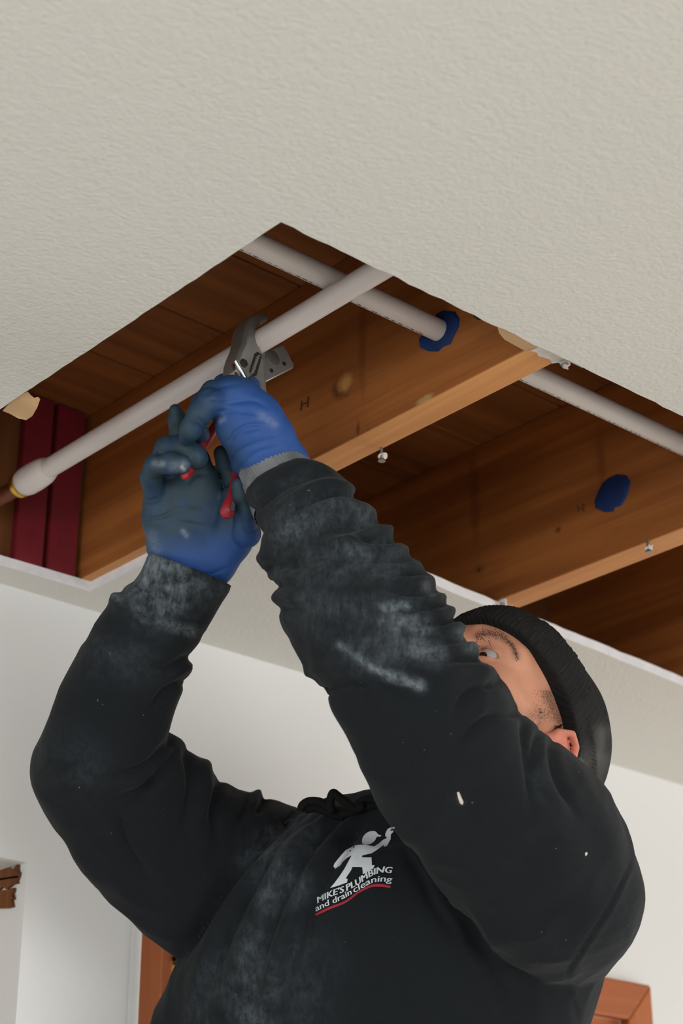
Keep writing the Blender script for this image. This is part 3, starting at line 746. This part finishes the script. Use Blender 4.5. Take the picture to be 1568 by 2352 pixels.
set_attr(person, 'shadow_hair', np.clip(soft_mask(pjh, [([(1260,1596),(1280,1640),(1288,1656)], 15, .9), ([(1225,1645),(1262,1640)], 20, .5), ([(1095,1460),(1118,1454),(1150,1461),(1176,1483),(1187,1508)], 9, .8), ([(1100,1486),(1125,1494),(1143,1510)], 5, .7)]), 0, .8))
head_bvh = make_bvh(Vw, Fh)
# eyes
M['eye_white'] = plain('eye_white', lin(165, 160, 162), .2, 0, .02); M['iris'] = plain('iris_brown', lin(50, 28, 18), .1); M['hair'] = plain('dark_hair', lin(36, 26, 22), .6)
def uv_sphere(c, r, nu=24, nv=16):
    mb = MB(); bm = bmesh.new(); bmesh.ops.create_uvsphere(bm, u_segments=nu, v_segments=nv, radius=r)
    for q in bm.verts: q.co += Vector(c)
    return mb.bm(bm)
gaze = toW(np.array([-.58, .44, -.68])); gaze /= np.linalg.norm(gaze)
for s in (-1, 1):
    c = hl(.0745, .0125, s*.033); eo = uv_sphere(c, .0126*HS).build('eye', M['eye_white'], person, True)
    ir = MB(); a = np.cross(gaze, HUw); a /= np.linalg.norm(a); b = np.cross(a, gaze); R_ = .0129*HS; rings = []
    for ph in (.46, .36, .22, .08): rings.append([c+R_*(gaze*math.cos(ph)+(a*math.cos(q)+b*math.sin(q))*math.sin(ph)) for q in np.linspace(0, 2*math.pi, 24, endpoint=False)])
    ir.rings(rings).build('iris', M['iris'], eo, True)
# hair strands lying on the skin: eyebrow, sideburn, lashes
def strands(name, centers, length, dirpx, spread, rad, parent, seed, lift=.0006):
    r = random.Random(seed); mb = MB()
    for (x, y) in centers:
        h0 = cast(head_bvh, x, y)
        if h0[0] is None: continue
        a = math.atan2(dirpx[1], dirpx[0])+r.gauss(0, spread); L_ = length*r.uniform(.6, 1.2)
        h1 = cast(head_bvh, x+L_*math.cos(a), y+L_*math.sin(a))
        if h1[0] is None or (h1[0]-h0[0]).length > .02: continue
        p0 = np.array(h0[0]); p1 = np.array(h1[0])+np.array(h1[1])*lift*r.uniform(.5, 2.5); mid = (p0+p1)/2+np.array(h0[1])*lift*1.5
        mb.tube([p0, mid, p1], [rad, rad*.9, rad*.25], 4)
    return tag(mb.build(name, M['hair'], parent), kind='stuff') if mb.v else None
r_ = random.Random(5)
brow = spline([(1092,1462),(1118,1452),(1150,1460),(1176,1482),(1188,1512)], 60)
pts = [(brow[i][0]+r_.gauss(0, 2), brow[i][1]+r_.gauss(0, 7.5*(1.1-.7*i/60))) for i in [r_.randrange(60) for _ in range(800)]]
strands('eyebrow', pts, 18, (.8, .5), .35, .00032, person, 1)
pts = []
while len(pts) < 1500:
    x, y = r_.uniform(1205, 1302), r_.uniform(1585, 1672)
    w_ = max(math.exp(-((x-1278-.45*(y-1640))/17)**2), .55*math.exp(-((x-1238)/26)**2-((y-1642)/16)**2))
    if r_.random() < w_: pts.append((x, y))
strands('sideburn', pts, 11, (-.35, .9), .5, .00026, person, 2)
pts = [(1100+i*1.35, 1487+i*.72+r_.gauss(0, .6)) for i in range(28)]
strands('eyelashes', pts, 9, (.2, -.95), .25, .0004, person, 3, .002)

# knit beanie
g = grid((-.16, -.09, -.125), (.13, .19, .125), .0026)
ctr = L3(-.010, .047, 0)
edge_n = L3(-.20, 1, 0); edge_n /= np.linalg.norm(edge_n)
edge_h = edge_n@L3(.088, .052, 0)
hgt = g@edge_n-edge_h
crown = sd_ell(g, ctr+L3(-.026, .000, 0), (.110, .101, .094))
cuff = sd_ell(g, ctr, (.114, .105, .0925))
ang = np.arctan2(g[..., 2], g[..., 0]-ctr[0])
cuff = cuff+.0011*np.cos(ang*120)*(hgt < .062)
band = np.maximum(cuff, np.maximum(-hgt, hgt-.050))
crown = np.maximum(crown, -(hgt-.02))
S = smin(band, crown, .004)
Vb, Fb = surface_nets(S, np.array([-.16, -.09, -.125]), .0026)
Vb = relax(Vb, Fb, 1, .4); Vbw = HC+HS*(Vb@HROT)
Vbw = lumps(Vbw, normals(Vbw, Fb), 30, .0018, 2)
t = NT('black_knit'); v = t.coord('Object'); n1 = t.noise(v, 500, 3); n2 = t.noise(v, 22, 4)
wv = t.attr('rib')
col = t.mix(n2, lin(26, 26, 26), lin(40, 40, 40)); col = t.mix(t.math('MULTIPLY', t.attr('dust'), n2, True), col, lin(150, 148, 145))
t.bump(t.math('ADD', n1, wv), .5, .0012); M['knit'] = t.out(col, .95, 0, .15)
bean = mesh_obj('beanie', Vbw, Fb, M['knit'], person, True)
tag(bean, 'black ribbed knit beanie')
set_attr(bean, 'dust', soft_mask(project(Vbw), [([(1370,1740),(1345,1790)], 30, .5), ([(1385,1680),(1380,1720)], 18, .35), ([(1330,1745),(1335,1750)], 6, .8)]))
set_attr(bean, 'rib', .5+.5*np.cos(np.arctan2(Vb[:, 2], Vb[:, 0]-ctr[0])*150))

# sweatshirt as clothing of the person
hood = mesh_obj('hoodie', hoodie_data[0], hoodie_data[1], M['cloth'], person, True); tag(hood, 'dusty black hooded sweatshirt')
set_attr(hood, 'dust', hoodie_data[2])
# collar of the hood round the neck
mb = MB(); cen = P(1080, 1898, 1.845); rr = []
for q in np.linspace(0, 2*math.pi, 40, endpoint=False):
    a = RT*math.cos(q)*.115+(CD*.85-CU*.25)*math.sin(q)*.085
    rr.append(cen+a+CU*(.012*math.sin(q)+.010*math.sin(3*q)))
cl_rings = [[p+(CU*math.cos(w)*.020+(p-cen)/np.linalg.norm(p-cen)*math.sin(w)*.014) for w in np.linspace(0, 2*math.pi, 12, endpoint=False)] for p in rr]
cl_rings.append(cl_rings[0]); mb.rings(cl_rings, False); mb.build('collar', M['cloth'], hood, True, autosmooth=180)
# drawstring knot at the collar
M['cord'] = plain('black_cord', lin(16, 15, 15), .9, 0, .2, 300, .2, .8)
def cord(name, pts, r, d):
    q = spline(pts, 8*len(pts)); MB().tube([P(a[0], a[1], d+ (a[2] if len(a) > 2 else 0)) for a in q], r, 10).build(name, M['cord'], hood, True, autosmooth=180)
cord('drawstring', [(690,1862),(696,1848),(712,1840),(735,1842),(752,1852),(765,1866)], .0042, 1.80)
cord('drawstring', [(762,1866),(758,1842),(764,1822),(775,1828),(795,1844),(815,1858),(835,1852)], .0043, 1.795)
cord('drawstring', [(780,1870),(805,1866),(835,1858),(862,1850),(884,1846)], .0046, 1.80)
cord('drawstring', [(820,1845),(836,1836),(856,1836),(874,1842)], .0036, 1.80)
cord('drawstring', [(700,1858),(728,1856),(760,1868),(790,1876)], .0046, 1.803)

# cuffs
def cuff_band(name, st, ribs, label):
    rings = sweep_rings(st, 14, 160); out = []
    for i, r in enumerate(rings):
        c = sum(r)/len(r); out.append([c+(p-c)*(1+.020*math.cos(k*2*math.pi/160*ribs)*(1 if 1 < i < 13 else .4)) for k, p in enumerate(r)])
    inner = [[c_+(p-c_)*.86 for p in rings[0]] for c_ in [sum(rings[0])/160]]
    mb = MB().rings(inner+out, False); o = mb.build(name, M['cloth'], hood, True, autosmooth=180); tag(o, label)
    V_ = np.array([q.co for q in o.data.vertices])+np.array(o.location)
    return o, V_
M['cuff_grey'] = plain('grey_ribbed_cuff', lin(112, 114, 114), .9, 0, .25, 60, .2)
o, V_ = cuff_band('cuff', [(556,1104, 682,1030, 1.770,1.770,.033), (560,1120, 694,1040, 1.765,1.765,.034), (570,1148, 722,1068, 1.757,1.757,.033), (588,1200, 770,1112, 1.740,1.740,.034)], 56, 'ribbed grey cuff')
o.data.materials[0] = M['cuff_grey']
o, V_ = cuff_band('cuff', [(342,1272, 530,1346, 1.805,1.805,.036), (336,1290, 522,1362, 1.804,1.804,.037), (322,1320, 505,1388, 1.802,1.802,.037), (298,1350, 484,1425, 1.80,1.80,.037), (280,1375, 470,1448, 1.80,1.80,.036)], 0, 'dusty grey sleeve cuff')
set_attr(o, 'dust', soft_mask(project(V_), [([(345,1290),(420,1330),(380,1370)], 50, .9), ([(330,1310),(320,1345)], 24, 1.0), ([(480,1370),(510,1360)], 30, .25)]))
# ================================================================== gloves
t = NT('blue_work_glove'); v = t.coord('Object')
n1 = t.noise(v, 45, 5, .65); n2 = t.noise(v, 420, 3); dirt = t.attr('dirt')
dfac = t.math('MULTIPLY', dirt, t.ramp(n1, [(.25, (.70, .70, .70)), (.65, (1.15, 1.15, 1.15))]), True)
col = t.mix(n1, lin(30, 68, 130), lin(44, 84, 152))
col = t.mix(dfac, col, t.mix(n1, lin(26, 44, 52), lin(44, 66, 74)))
col = t.mix(t.math('MULTIPLY', t.attr('dust'), t.ramp(n2, [(.3, (.4, .4, .4)), (.7, (1, 1, 1))]), True), col, lin(165, 172, 180))
t.bump(t.math('ADD', t.math('MULTIPLY', n2, .5), n1), .3, .0012)
M['glove'] = t.out(col, .62, 0, .35)
def hand_sdf(chains, h=.0019, pad=.012, k_palm=.008):
    """chains: (kind, [(px,py,depth,r px)], flat factor)"""
    pts = []
    for kind, c, fl_ in chains:
        for (x, y, d, r) in c: q = P(x, y, d); rr_ = r*MPP(d); pts += [q-rr_-pad, q+rr_+pad]
    lo, hi = np.min(pts, 0), np.max(pts, 0); g = grid(lo, hi, h); Sx = None
    for kind, c, fl_ in chains:
        s = None
        for a, b in zip(c[:-1], c[1:]):
            q = sd_seg(g, P(*a[:3]), P(*b[:3]), a[3]*MPP(a[2]), b[3]*MPP(b[2]), None if fl_ is None else (CD, fl_))
            if fl_ is not None: q = q/ (1+ (fl_-1)*.5)
            s = q if s is None else smin(s, q, .005)
        Sx = s if Sx is None else smin(Sx, s, k_palm if kind == 'palm' else .0022)
    Vv, Ff = surface_nets(Sx, lo, h)
    return relax(Vv, Ff, 2, .45), Ff
right_hand = [
 ('palm', [(425,1365,1.806,60), (434,1325,1.806,74), (440,1280,1.806,90)], 1.45),
 ('palm', [(385,1250,1.802,50), (372,1190,1.80,44), (367,1130,1.798,39)], 1.35),
 ('palm', [(445,1290,1.806,85), (445,1200,1.808,80), (442,1120,1.808,66), (444,1064,1.806,42)], 1.7),
 ('palm', [(500,1290,1.80,46), (530,1240,1.795,48), (548,1195,1.79,46), (540,1140,1.795,30)], 1.3),
 ('finger', [(354,1135,1.792,26), (349,1095,1.780,25), (357,1070,1.765,24), (388,1064,1.748,23), (418,1066,1.744,22)], None),
 ('finger', [(378,1080,1.80,26), (374,1050,1.79,26), (386,1030,1.774,28), (420,1026,1.764,27), (448,1048,1.760,26), (452,1054,1.760,23)], None),
 ('finger', [(430,1040,1.808,22), (412,1000,1.806,21), (407,965,1.804,20), (402,942,1.802,14)], None),
 ('finger', [(548,1150,1.806,22), (534,1100,1.806,21), (518,1064,1.804,20), (508,1042,1.802,19)], None),
 ('finger', [(566,1225,1.780,34), (565,1175,1.768,25), (556,1140,1.762,20), (547,1114,1.760,17)], None)]
left_hand = [
 ('palm', [(668,1110,1.758,66), (640,1075,1.756,70), (606,1024,1.752,74), (572,972,1.748,77), (545,932,1.748,62)], 1.5),
 ('palm', [(550,905,1.752,36), (528,900,1.752,35), (500,915,1.748,30)], None),
 ('palm', [(612,1000,1.755,55), (588,950,1.755,42), (560,912,1.755,34)], 1.25),
 ('palm', [(560,1060,1.765,34), (545,1020,1.765,26), (540,990,1.765,28)], None),
 ('finger', [(505,925,1.742,34), (480,922,1.735,30), (458,950,1.730,27), (438,985,1.736,25), (430,1004,1.746,20)], None),
 ('finger', [(530,900,1.752,30), (490,902,1.752,27), (466,925,1.758,24), (452,965,1.770,23), (462,1000,1.780,20)], None),
 ('finger', [(545,892,1.765,28), (515,885,1.782,25), (500,915,1.800,22), (495,950,1.806,20)], None),
 ('finger', [(570,890,1.768,28), (545,885,1.792,24), (532,925,1.810,21), (525,955,1.812,18)], None),
 ('finger', [(600,960,1.775,28), (590,925,1.795,22), (570,905,1.806,19)], None)]
def glove(name, chains, creases, dirt_p, blue_p, dust_p, label):
    Vv, Ff = hand_sdf(chains); Vv = press(Vv, Ff, creases); Vv = lumps(Vv, normals(Vv, Ff), 70, .0007, 4)
    o = mesh_obj(name, Vv, Ff, M['glove'], person, True); tag(o, label); pj = project(Vv)
    set_attr(o, 'dirt', np.clip(dirt_p(pj), 0, 1)); set_attr(o, 'dust', soft_mask(pj, dust_p)); return o
C2 = lambda pts, a=-.0022, w=4: (pts, a, w)
sg = lambda x: 1/(1+np.exp(-x))
right_glove = glove('work_glove', right_hand,
 [C2([(335,1192),(370,1188),(410,1168)]), C2([(332,1146),(348,1150),(362,1142)], -.0015, 3), C2([(352,1062),(366,1058)], -.0012, 3), C2([(560,1215),(580,1222),(594,1210)], -.0015, 3), C2([(440,1310),(480,1320),(540,1295)], -.0014, 4), C2([(470,1330),(510,1325)], -.0012, 3), C2([(545,1180),(556,1210),(575,1225)], -.0018, 4), C2([(430,1110),(450,1090),(480,1090)], -.0012, 5), ([(440,1200),(445,1160)], -.003, 40)],
 lambda pj: sg((1255+.0*pj[:, 0]+(pj[:, 0]-430)*-.22-pj[:, 1])/22)*.97, None,
 [([(418,1072),(422,1078)], 6, .9), ([(356,1064),(372,1066)], 8, .45), ([(420,1220),(428,1230)], 6, .4), ([(345,1230),(360,1270)], 14, .2), ([(400,1075),(425,1068)], 14, .25)], 'blue work glove with a dark grimy palm')
left_glove = glove('work_glove', left_hand,
 [C2([(480,925),(520,925),(580,920),(620,940)], -.0016, 5), C2([(484,972),(500,960),(520,962)], -.0016, 3), C2([(525,1015),(545,990),(580,975),(640,980)], -.0022, 5), C2([(528,1060),(560,1030),(620,1010),(668,1012)], -.0014, 4), C2([(500,945),(560,945),(610,955)], -.0012, 4), C2([(545,1080),(590,1040),(650,1025)], -.0012, 4), C2([(455,960),(470,975),(480,985)], -.0014, 3), C2([(450,975),(468,990)], -.0012, 3), C2([(470,905),(500,890),(560,880)], -.0012, 5), C2([(560,1000),(610,985)], -.001, 4)],
 lambda pj: np.maximum(sg((500-pj[:, 0]-(pj[:, 1]-950)*.15)/16), np.maximum(.75*sg((885-pj[:, 1])/9), .8*sg((545-pj[:, 0]+(pj[:, 1]-1000)*.25)/14)*sg((pj[:, 1]-975)/14)))*.95, None,
 [([(505,968),(515,962)], 6, .4), ([(600,955),(630,975)], 10, .25)], 'blue work glove with grimy grey fingertips')

# ================================================================== pipe cutter
YC = onz(604, 780, ZP1)[1]-.002
cut = empty('pipe_cutter', tuple(ony(560, 860, YC))); tag(cut, 'grey metal pipe cutter with red handles clamped on the white pipe', 'pipe cutter')
def plate(name, px, yoff, th, mat, bevel=.0015, parent=cut):
    return MB().prism([ony(x, y, YC+yoff) for x, y in px], (0, th, 0)).build(name, mat, parent, True, bevel=bevel, autosmooth=30)
T = .024
outer = [(612,930), (623,926), (621,910), (615,896), (613,870), (610,832), (603,806)]
throat = [(597,797), (591,786), (588,772), (589,760), (595,750), (604,743), (616,736), (623,728)]
back = [(614,720), (602,716), (588,718), (576,727), (569,740), (564,758), (560,785), (550,808), (545,824), (543,850), (552,872), (570,890), (590,915)]
plate('jaw_body', outer+throat+back, 0, T, M['alu'], .0045)
plate('blade_plate', [(600,812), (650,790), (655,797), (676,838), (674,845), (613,876), (606,880), (598,850)], .010, .006, M['alu'], .0012)
def disc(name, cx, cy, r, yoff, th, mat, n=24, parent=cut):
    c = ony(cx, cy, YC+yoff); rr = r*MPP(1.8)
    return MB().rings([[c+np.array([rr*math.cos(a)*s, q, rr*math.sin(a)*s]) for a in np.linspace(0, 2*math.pi, n, endpoint=False)] for s, q in ((1, th), (1, .0004), (.9, 0))]).build(name, mat, parent, True, autosmooth=30)
disc('boss', 627, 822, 20, .0085, .002, M['alu_dark'])
disc('rivet_hole', 624, 851, 5.5, .0095, .001, M['black_steel']); disc('rivet_hole', 653, 835, 5.5, .0095, .001, M['black_steel'])
disc('hex_bolt', 562, 833, 10.5, -.0022, .003, M['black_steel'], 6)
sl = plate('rack_slot', [(585,812), (592,807), (600,813), (601,822), (590,862), (583,867), (574,860), (573,851)], -.0006, .002, M['black_steel'], .0006)
for i in range(7):
    x0, y0 = 592-i*2.1, 820+i*6.0
    MB().tube([ony(x0-4.5, y0+2.5, YC-.0012), ony(x0+3.5, y0-3.5, YC-.0012)], .0010, 8).build('rack_tooth', M['steel'], sl, True)
MB().tube([ony(542, 829, YC-.003), ony(552, 848, YC-.004), ony(563, 869, YC-.004)], .0022, 12).build('latch_bar', M['chrome'], cut, True)
MB().tube([ony(535, 838, YC+.006), ony(541, 850, YC+.004), ony(548, 872, YC+.002)], .0022, 12).build('latch_bar', M['chrome'], cut, True)
# handles
def handle(pts, name, mat, sx=1):
    q = spline(pts, 40); return MB().tube([P(a[0], a[1], a[2]) for a in q], [a[3]*MPP(1.78) for a in q], 20).build(name, mat, cut, True)
handle([(560,880,1.80,10), (520,940,1.795,10), (482,1000,1.784,12), (452,1050,1.772,13), (432,1082,1.760,13), (424,1093,1.754,11), (420,1098,1.752,5)], 'handle', M['red_grip'])
h2 = handle([(585,895,1.815,10), (566,980,1.81,10), (545,1070,1.795,9), (536,1115,1.780,9), (530,1145,1.766,12), (524,1168,1.756,17), (521,1180,1.754,16), (520,1190,1.753,8)], 'handle', M['red_grip'])
MB().prism([P(x, y, 1.7455) for x, y in [(534,1150), (540,1158), (538,1172), (531,1176), (528,1166)]], tuple(CD*.004)).build('hanging_slot', M['black_steel'], h2)

# ================================================================== chest print
M['print_white'] = plain('white_print', lin(200, 204, 208), .7, 0, .06, 80); M['print_red'] = plain('red_print', lin(150, 16, 38), .7)
K = 300/1568.0
cp = lambda pts: [(660+x*K, 1780+y*K) for x, y in pts]
def drape(name, polys, mat, parent, off=.0009):
    """flat px outlines cut out finely and laid on the sweatshirt"""
    mb = MB()
    for poly in polys:
        bm = bmesh.new(); vs = [bm.verts.new((x, y, 0)) for x, y in poly]
        ed = [bm.edges.new((vs[i], vs[(i+1) % len(vs)])) for i in range(len(vs))]
        bmesh.ops.triangle_fill(bm, use_beauty=True, edges=ed)
        for _ in range(4):
            le = [e for e in bm.edges if e.calc_length() > 6]
            if not le: break
            bmesh.ops.subdivide_edges(bm, edges=le, cuts=1); bmesh.ops.triangulate(bm, faces=bm.faces[:])
        ok = True
        for q in bm.verts:
            h_ = cast(hood_bvh, q.co.x, q.co.y)
            if h_[0] is None: ok = False; break
            q.co = h_[0]+(Vector(CAM)-h_[0]).normalized()*off
        if ok: mb.bm(bm)
        else: bm.free()
    o = mb.build(name, mat, parent, fix=False)
    return o
def smooth_loop(pts, n=4):
    pts = np.asarray(pts, float); k = len(pts); out = []
    for i in range(k):
        p0, p1, p2_, p3 = pts[i-1], pts[i], pts[(i+1) % k], pts[(i+2) % k]
        for t_ in np.arange(n)/n: out.append(.5*(2*p1+(p2_-p0)*t_+(2*p0-5*p1+4*p2_-p3)*t_*t_+(3*p1-p0-3*p2_+p3)*t_**3))
    return out
headp = smooth_loop(cp([(893,800), (905,745), (950,695), (1010,672), (1060,680), (1085,710), (1122,725), (1118,738), (1072,745), (1050,785), (1000,825), (940,838), (905,825)]), 3)
figp = cp([(820,842), (900,835), (960,842), (1040,858), (1100,820), (1150,775), (1185,762), (1192,742), (1172,738), (1175,700), (1200,650), (1245,625), (1285,628), (1285,640), (1245,652), (1225,672), (1272,665), (1265,690), (1240,712), (1238,770), (1215,812), (1195,850), (1165,862), (1150,842), (1080,895), (1010,940), (900,965), (890,988), (1008,988), (1013,1085), (1045,1080), (1030,1120), (905,1192), (897,1110), (860,1106), (780,1105), (760,1150), (715,1215), (700,1240), (722,1250), (715,1290), (620,1325), (510,1358), (560,1300), (620,1220), (680,1130), (735,1030), (770,965), (720,990), (660,1045), (635,1085), (572,1125), (550,1095), (565,1060), (620,990), (700,900)])
logo = empty('chest_logo', tuple(P(830, 2000, 1.78))); adopt(logo, hood); tag(logo, 'white and red company print')
drape('logo_head', [headp], M['print_white'], hood); drape('logo_figure', [figp], M['print_white'], hood)
def text_px(body, base, size, name, bold, shear, mat, parent, stretch=None):
    cu = bpy.data.curves.new(name, 'FONT'); cu.body = body; cu.size = 1; cu.offset = 0; cu.shear = shear; cu.fill_mode = 'FRONT'; cu.resolution_u = 3
    o = bpy.data.objects.new(name, cu); scene.collection.objects.link(o)
    me = o.evaluated_get(bpy.context.evaluated_depsgraph_get()).to_mesh()
    Vt = np.array([q.co[:2] for q in me.vertices]); Ft = [list(p.vertices) for p in me.polygons]
    bpy.data.objects.remove(o)
    x0, x1 = Vt[:, 0].min(), Vt[:, 0].max()
    path = spline(cp(base), 80); seg_ = np.r_[0, np.cumsum(np.linalg.norm(np.diff(path, axis=0), axis=1))]; L_ = seg_[-1]
    out = []; nv = len(Vt); Ft = Ft+[[i+nv for i in q] for q in Ft]; Vt = np.vstack([Vt, Vt]); k_ = 0
    for x, y in Vt:
        s_ = (x-x0)/(x1-x0)*L_; px_ = np.interp(s_, seg_, path[:, 0]); py_ = np.interp(s_, seg_, path[:, 1])
        i = min(np.searchsorted(seg_, s_), len(path)-1); i = max(i, 1); tg = path[i]-path[i-1]; tg /= np.linalg.norm(tg)
        nn = np.array([tg[1], -tg[0]])*.75+np.array([0, -1])*.25
        q = np.array([px_, py_])+nn*y*size*K+tg*(bold*60*(-1 if k_ < nv else 1)); k_ += 1
        h_ = cast(hood_bvh, q[0], q[1]); p = h_[0]
        out.append(np.array(p+(Vector(CAM)-p).normalized()*(.0010 if k_ <= nv else .0011)))
    mb = MB(); mb.add(out, Ft); return mb.build(name, mat, parent, fix=False)
tx = [text_px("MIKE'S", [(362,1540), (520,1462), (690,1400)], 102, 'lettering', .013, .25, M['print_white'], hood),
      text_px("PLUMBING", [(712,1392), (860,1310), (1000,1218), (1130,1172), (1256,1180)], 106, 'lettering', .015, .22, M['print_white'], hood),
      text_px("and drain", [(343,1638), (470,1576), (620,1511), (775,1428)], 100, 'lettering', .008, .12, M['print_white'], hood),
      text_px("cleaning", [(800,1414), (900,1360), (1010,1298), (1130,1278), (1254,1288)], 104, 'lettering', .008, .1, M['print_white'], hood)]
sw = spline(cp([(335,1680), (500,1600), (690,1525), (850,1410), (1000,1335), (1120,1325), (1235,1345)]), 40)
tn = np.gradient(sw, axis=0); tn /= np.linalg.norm(tn, axis=1)[:, None]; nrm = np.stack([-tn[:, 1], tn[:, 0]], 1)
wd = np.interp(np.linspace(0, 1, 40), [0, .1, .5, .8, 1], [2.2, 3.0, 2.2, 3.2, 2.6])[:, None]
drape('underline', [list(map(tuple, sw+nrm*wd))+list(map(tuple, (sw-nrm*wd)[::-1]))], M['print_red'], hood)
bpy.data.objects.remove(logo)
drape('paint_fleck', [[(1049,1820),(1054,1819),(1058,1829),(1064,1842),(1062,1849),(1056,1845),(1052,1834)]], M['torn'], hood)
drape('paint_fleck', [[(1343,1959),(1348,1957),(1349,1962),(1344,1967)]], M['torn'], hood)

# ================================================================== below the picture: trousers, boots and the ladder he stands on
M['denim'] = plain('dark_denim', lin(44, 50, 66), .9, 0, .2, 60); M['boot'] = plain('brown_boot', lin(84, 58, 38), .6, 0, .2, 40)
FZ = HIP[2]-.86; lat = ax_h; fr = np.cross(lat, [0, 0, 1.]); fr = fr if fr@fwd < 0 else -fr
mb = MB()
mb.rings(world_rings([(HIP[0], HIP[1], HIP[2]+.10, *(lat*.175), .110), (HIP[0], HIP[1], HIP[2]-.02, *(lat*.180), .115), (HIP[0], HIP[1], HIP[2]-.12, *(lat*.165), .105)], 12, 32))
for s in (-1, 1):
    a = HIP+lat*s*.09
    mb.rings(world_rings([(*(a+[0, 0, -.04]), *(lat*.088), .095), (*(a+fr*.01+[0, 0, -.25]), *(lat*.080), .085), (*(a+fr*.015+[0, 0, -.45]), *(lat*.064), .068), (*(a+[0, 0, -.62]), *(lat*.062), .066), (*(a-fr*.01+[0, 0, -.80]), *(lat*.058), .062)], 24, 28))
Vp, Fp = voxel_union('t', mb, .010, 3); Vp = lumps(Vp, normals(Vp, Fp), 14, .004)
mesh_obj('trousers', Vp, Fp, M['denim'], person, True)
for s in (-1, 1):
    a = HIP+lat*s*.09; a[2] = FZ; mb = MB()
    mb.rings(world_rings([(*(a+[0, 0, .0]+fr*.05), *(lat*.048), .125), (*(a+[0, 0, .03]+fr*.05), *(lat*.050), .130), (*(a+[0, 0, .065]+fr*.03), *(lat*.047), .100), (*(a+[0, 0, .09]-fr*.01), *(lat*.045), .060), (*(a+[0, 0, .17]-fr*.012), *(lat*.048), .056)], 16, 24))
    mb.v = [(q[0], q[1], max(q[2], FZ)) for q in mb.v]
    mb.build('boot', M['boot'], person, True, autosmooth=60)
lad = empty('step_ladder', (HIP[0], HIP[1], 0)); tag(lad, 'aluminium step ladder under the boots of the person', 'ladder')
def lbox(c, a, hx, hy, hz, name):
    mb = MB(); v8 = []
    for dz in (-hz, hz):
        for sx_, sy_ in ((-1, -1), (1, -1), (1, 1), (-1, 1)): v8.append(np.asarray(c)+lat*hx*sx_+fr*hy*sy_+np.array([0, 0, dz]))
    mb.add(v8, [(0, 3, 2, 1), (4, 5, 6, 7), (0, 1, 5, 4), (1, 2, 6, 5), (2, 3, 7, 6), (3, 0, 4, 7)]); mb.build(name, M['ladder'], lad, bevel=.003)
top = np.array([HIP[0], HIP[1], FZ-.016])+fr*.04
lbox(top, 0, .22, .15, .012, 'platform'); lbox(top-fr*.27+[0, 0, -FZ*.5], 0, .22, .05, .012, 'step')
for s in (-1, 1):
    for k in (1, -1):
        a = top+lat*s*.21+fr*k*.13; b = a+fr*k*.25; b[2] = 0.0; a = a+[0, 0, -.005]
        q = np.array([b-lat*.012*1, b+lat*.012, a+lat*.012, a-lat*.012]); MB().prism([q[0], q[1], q[2], q[3]], tuple(fr*.04)).build('leg', M['ladder'], lad)
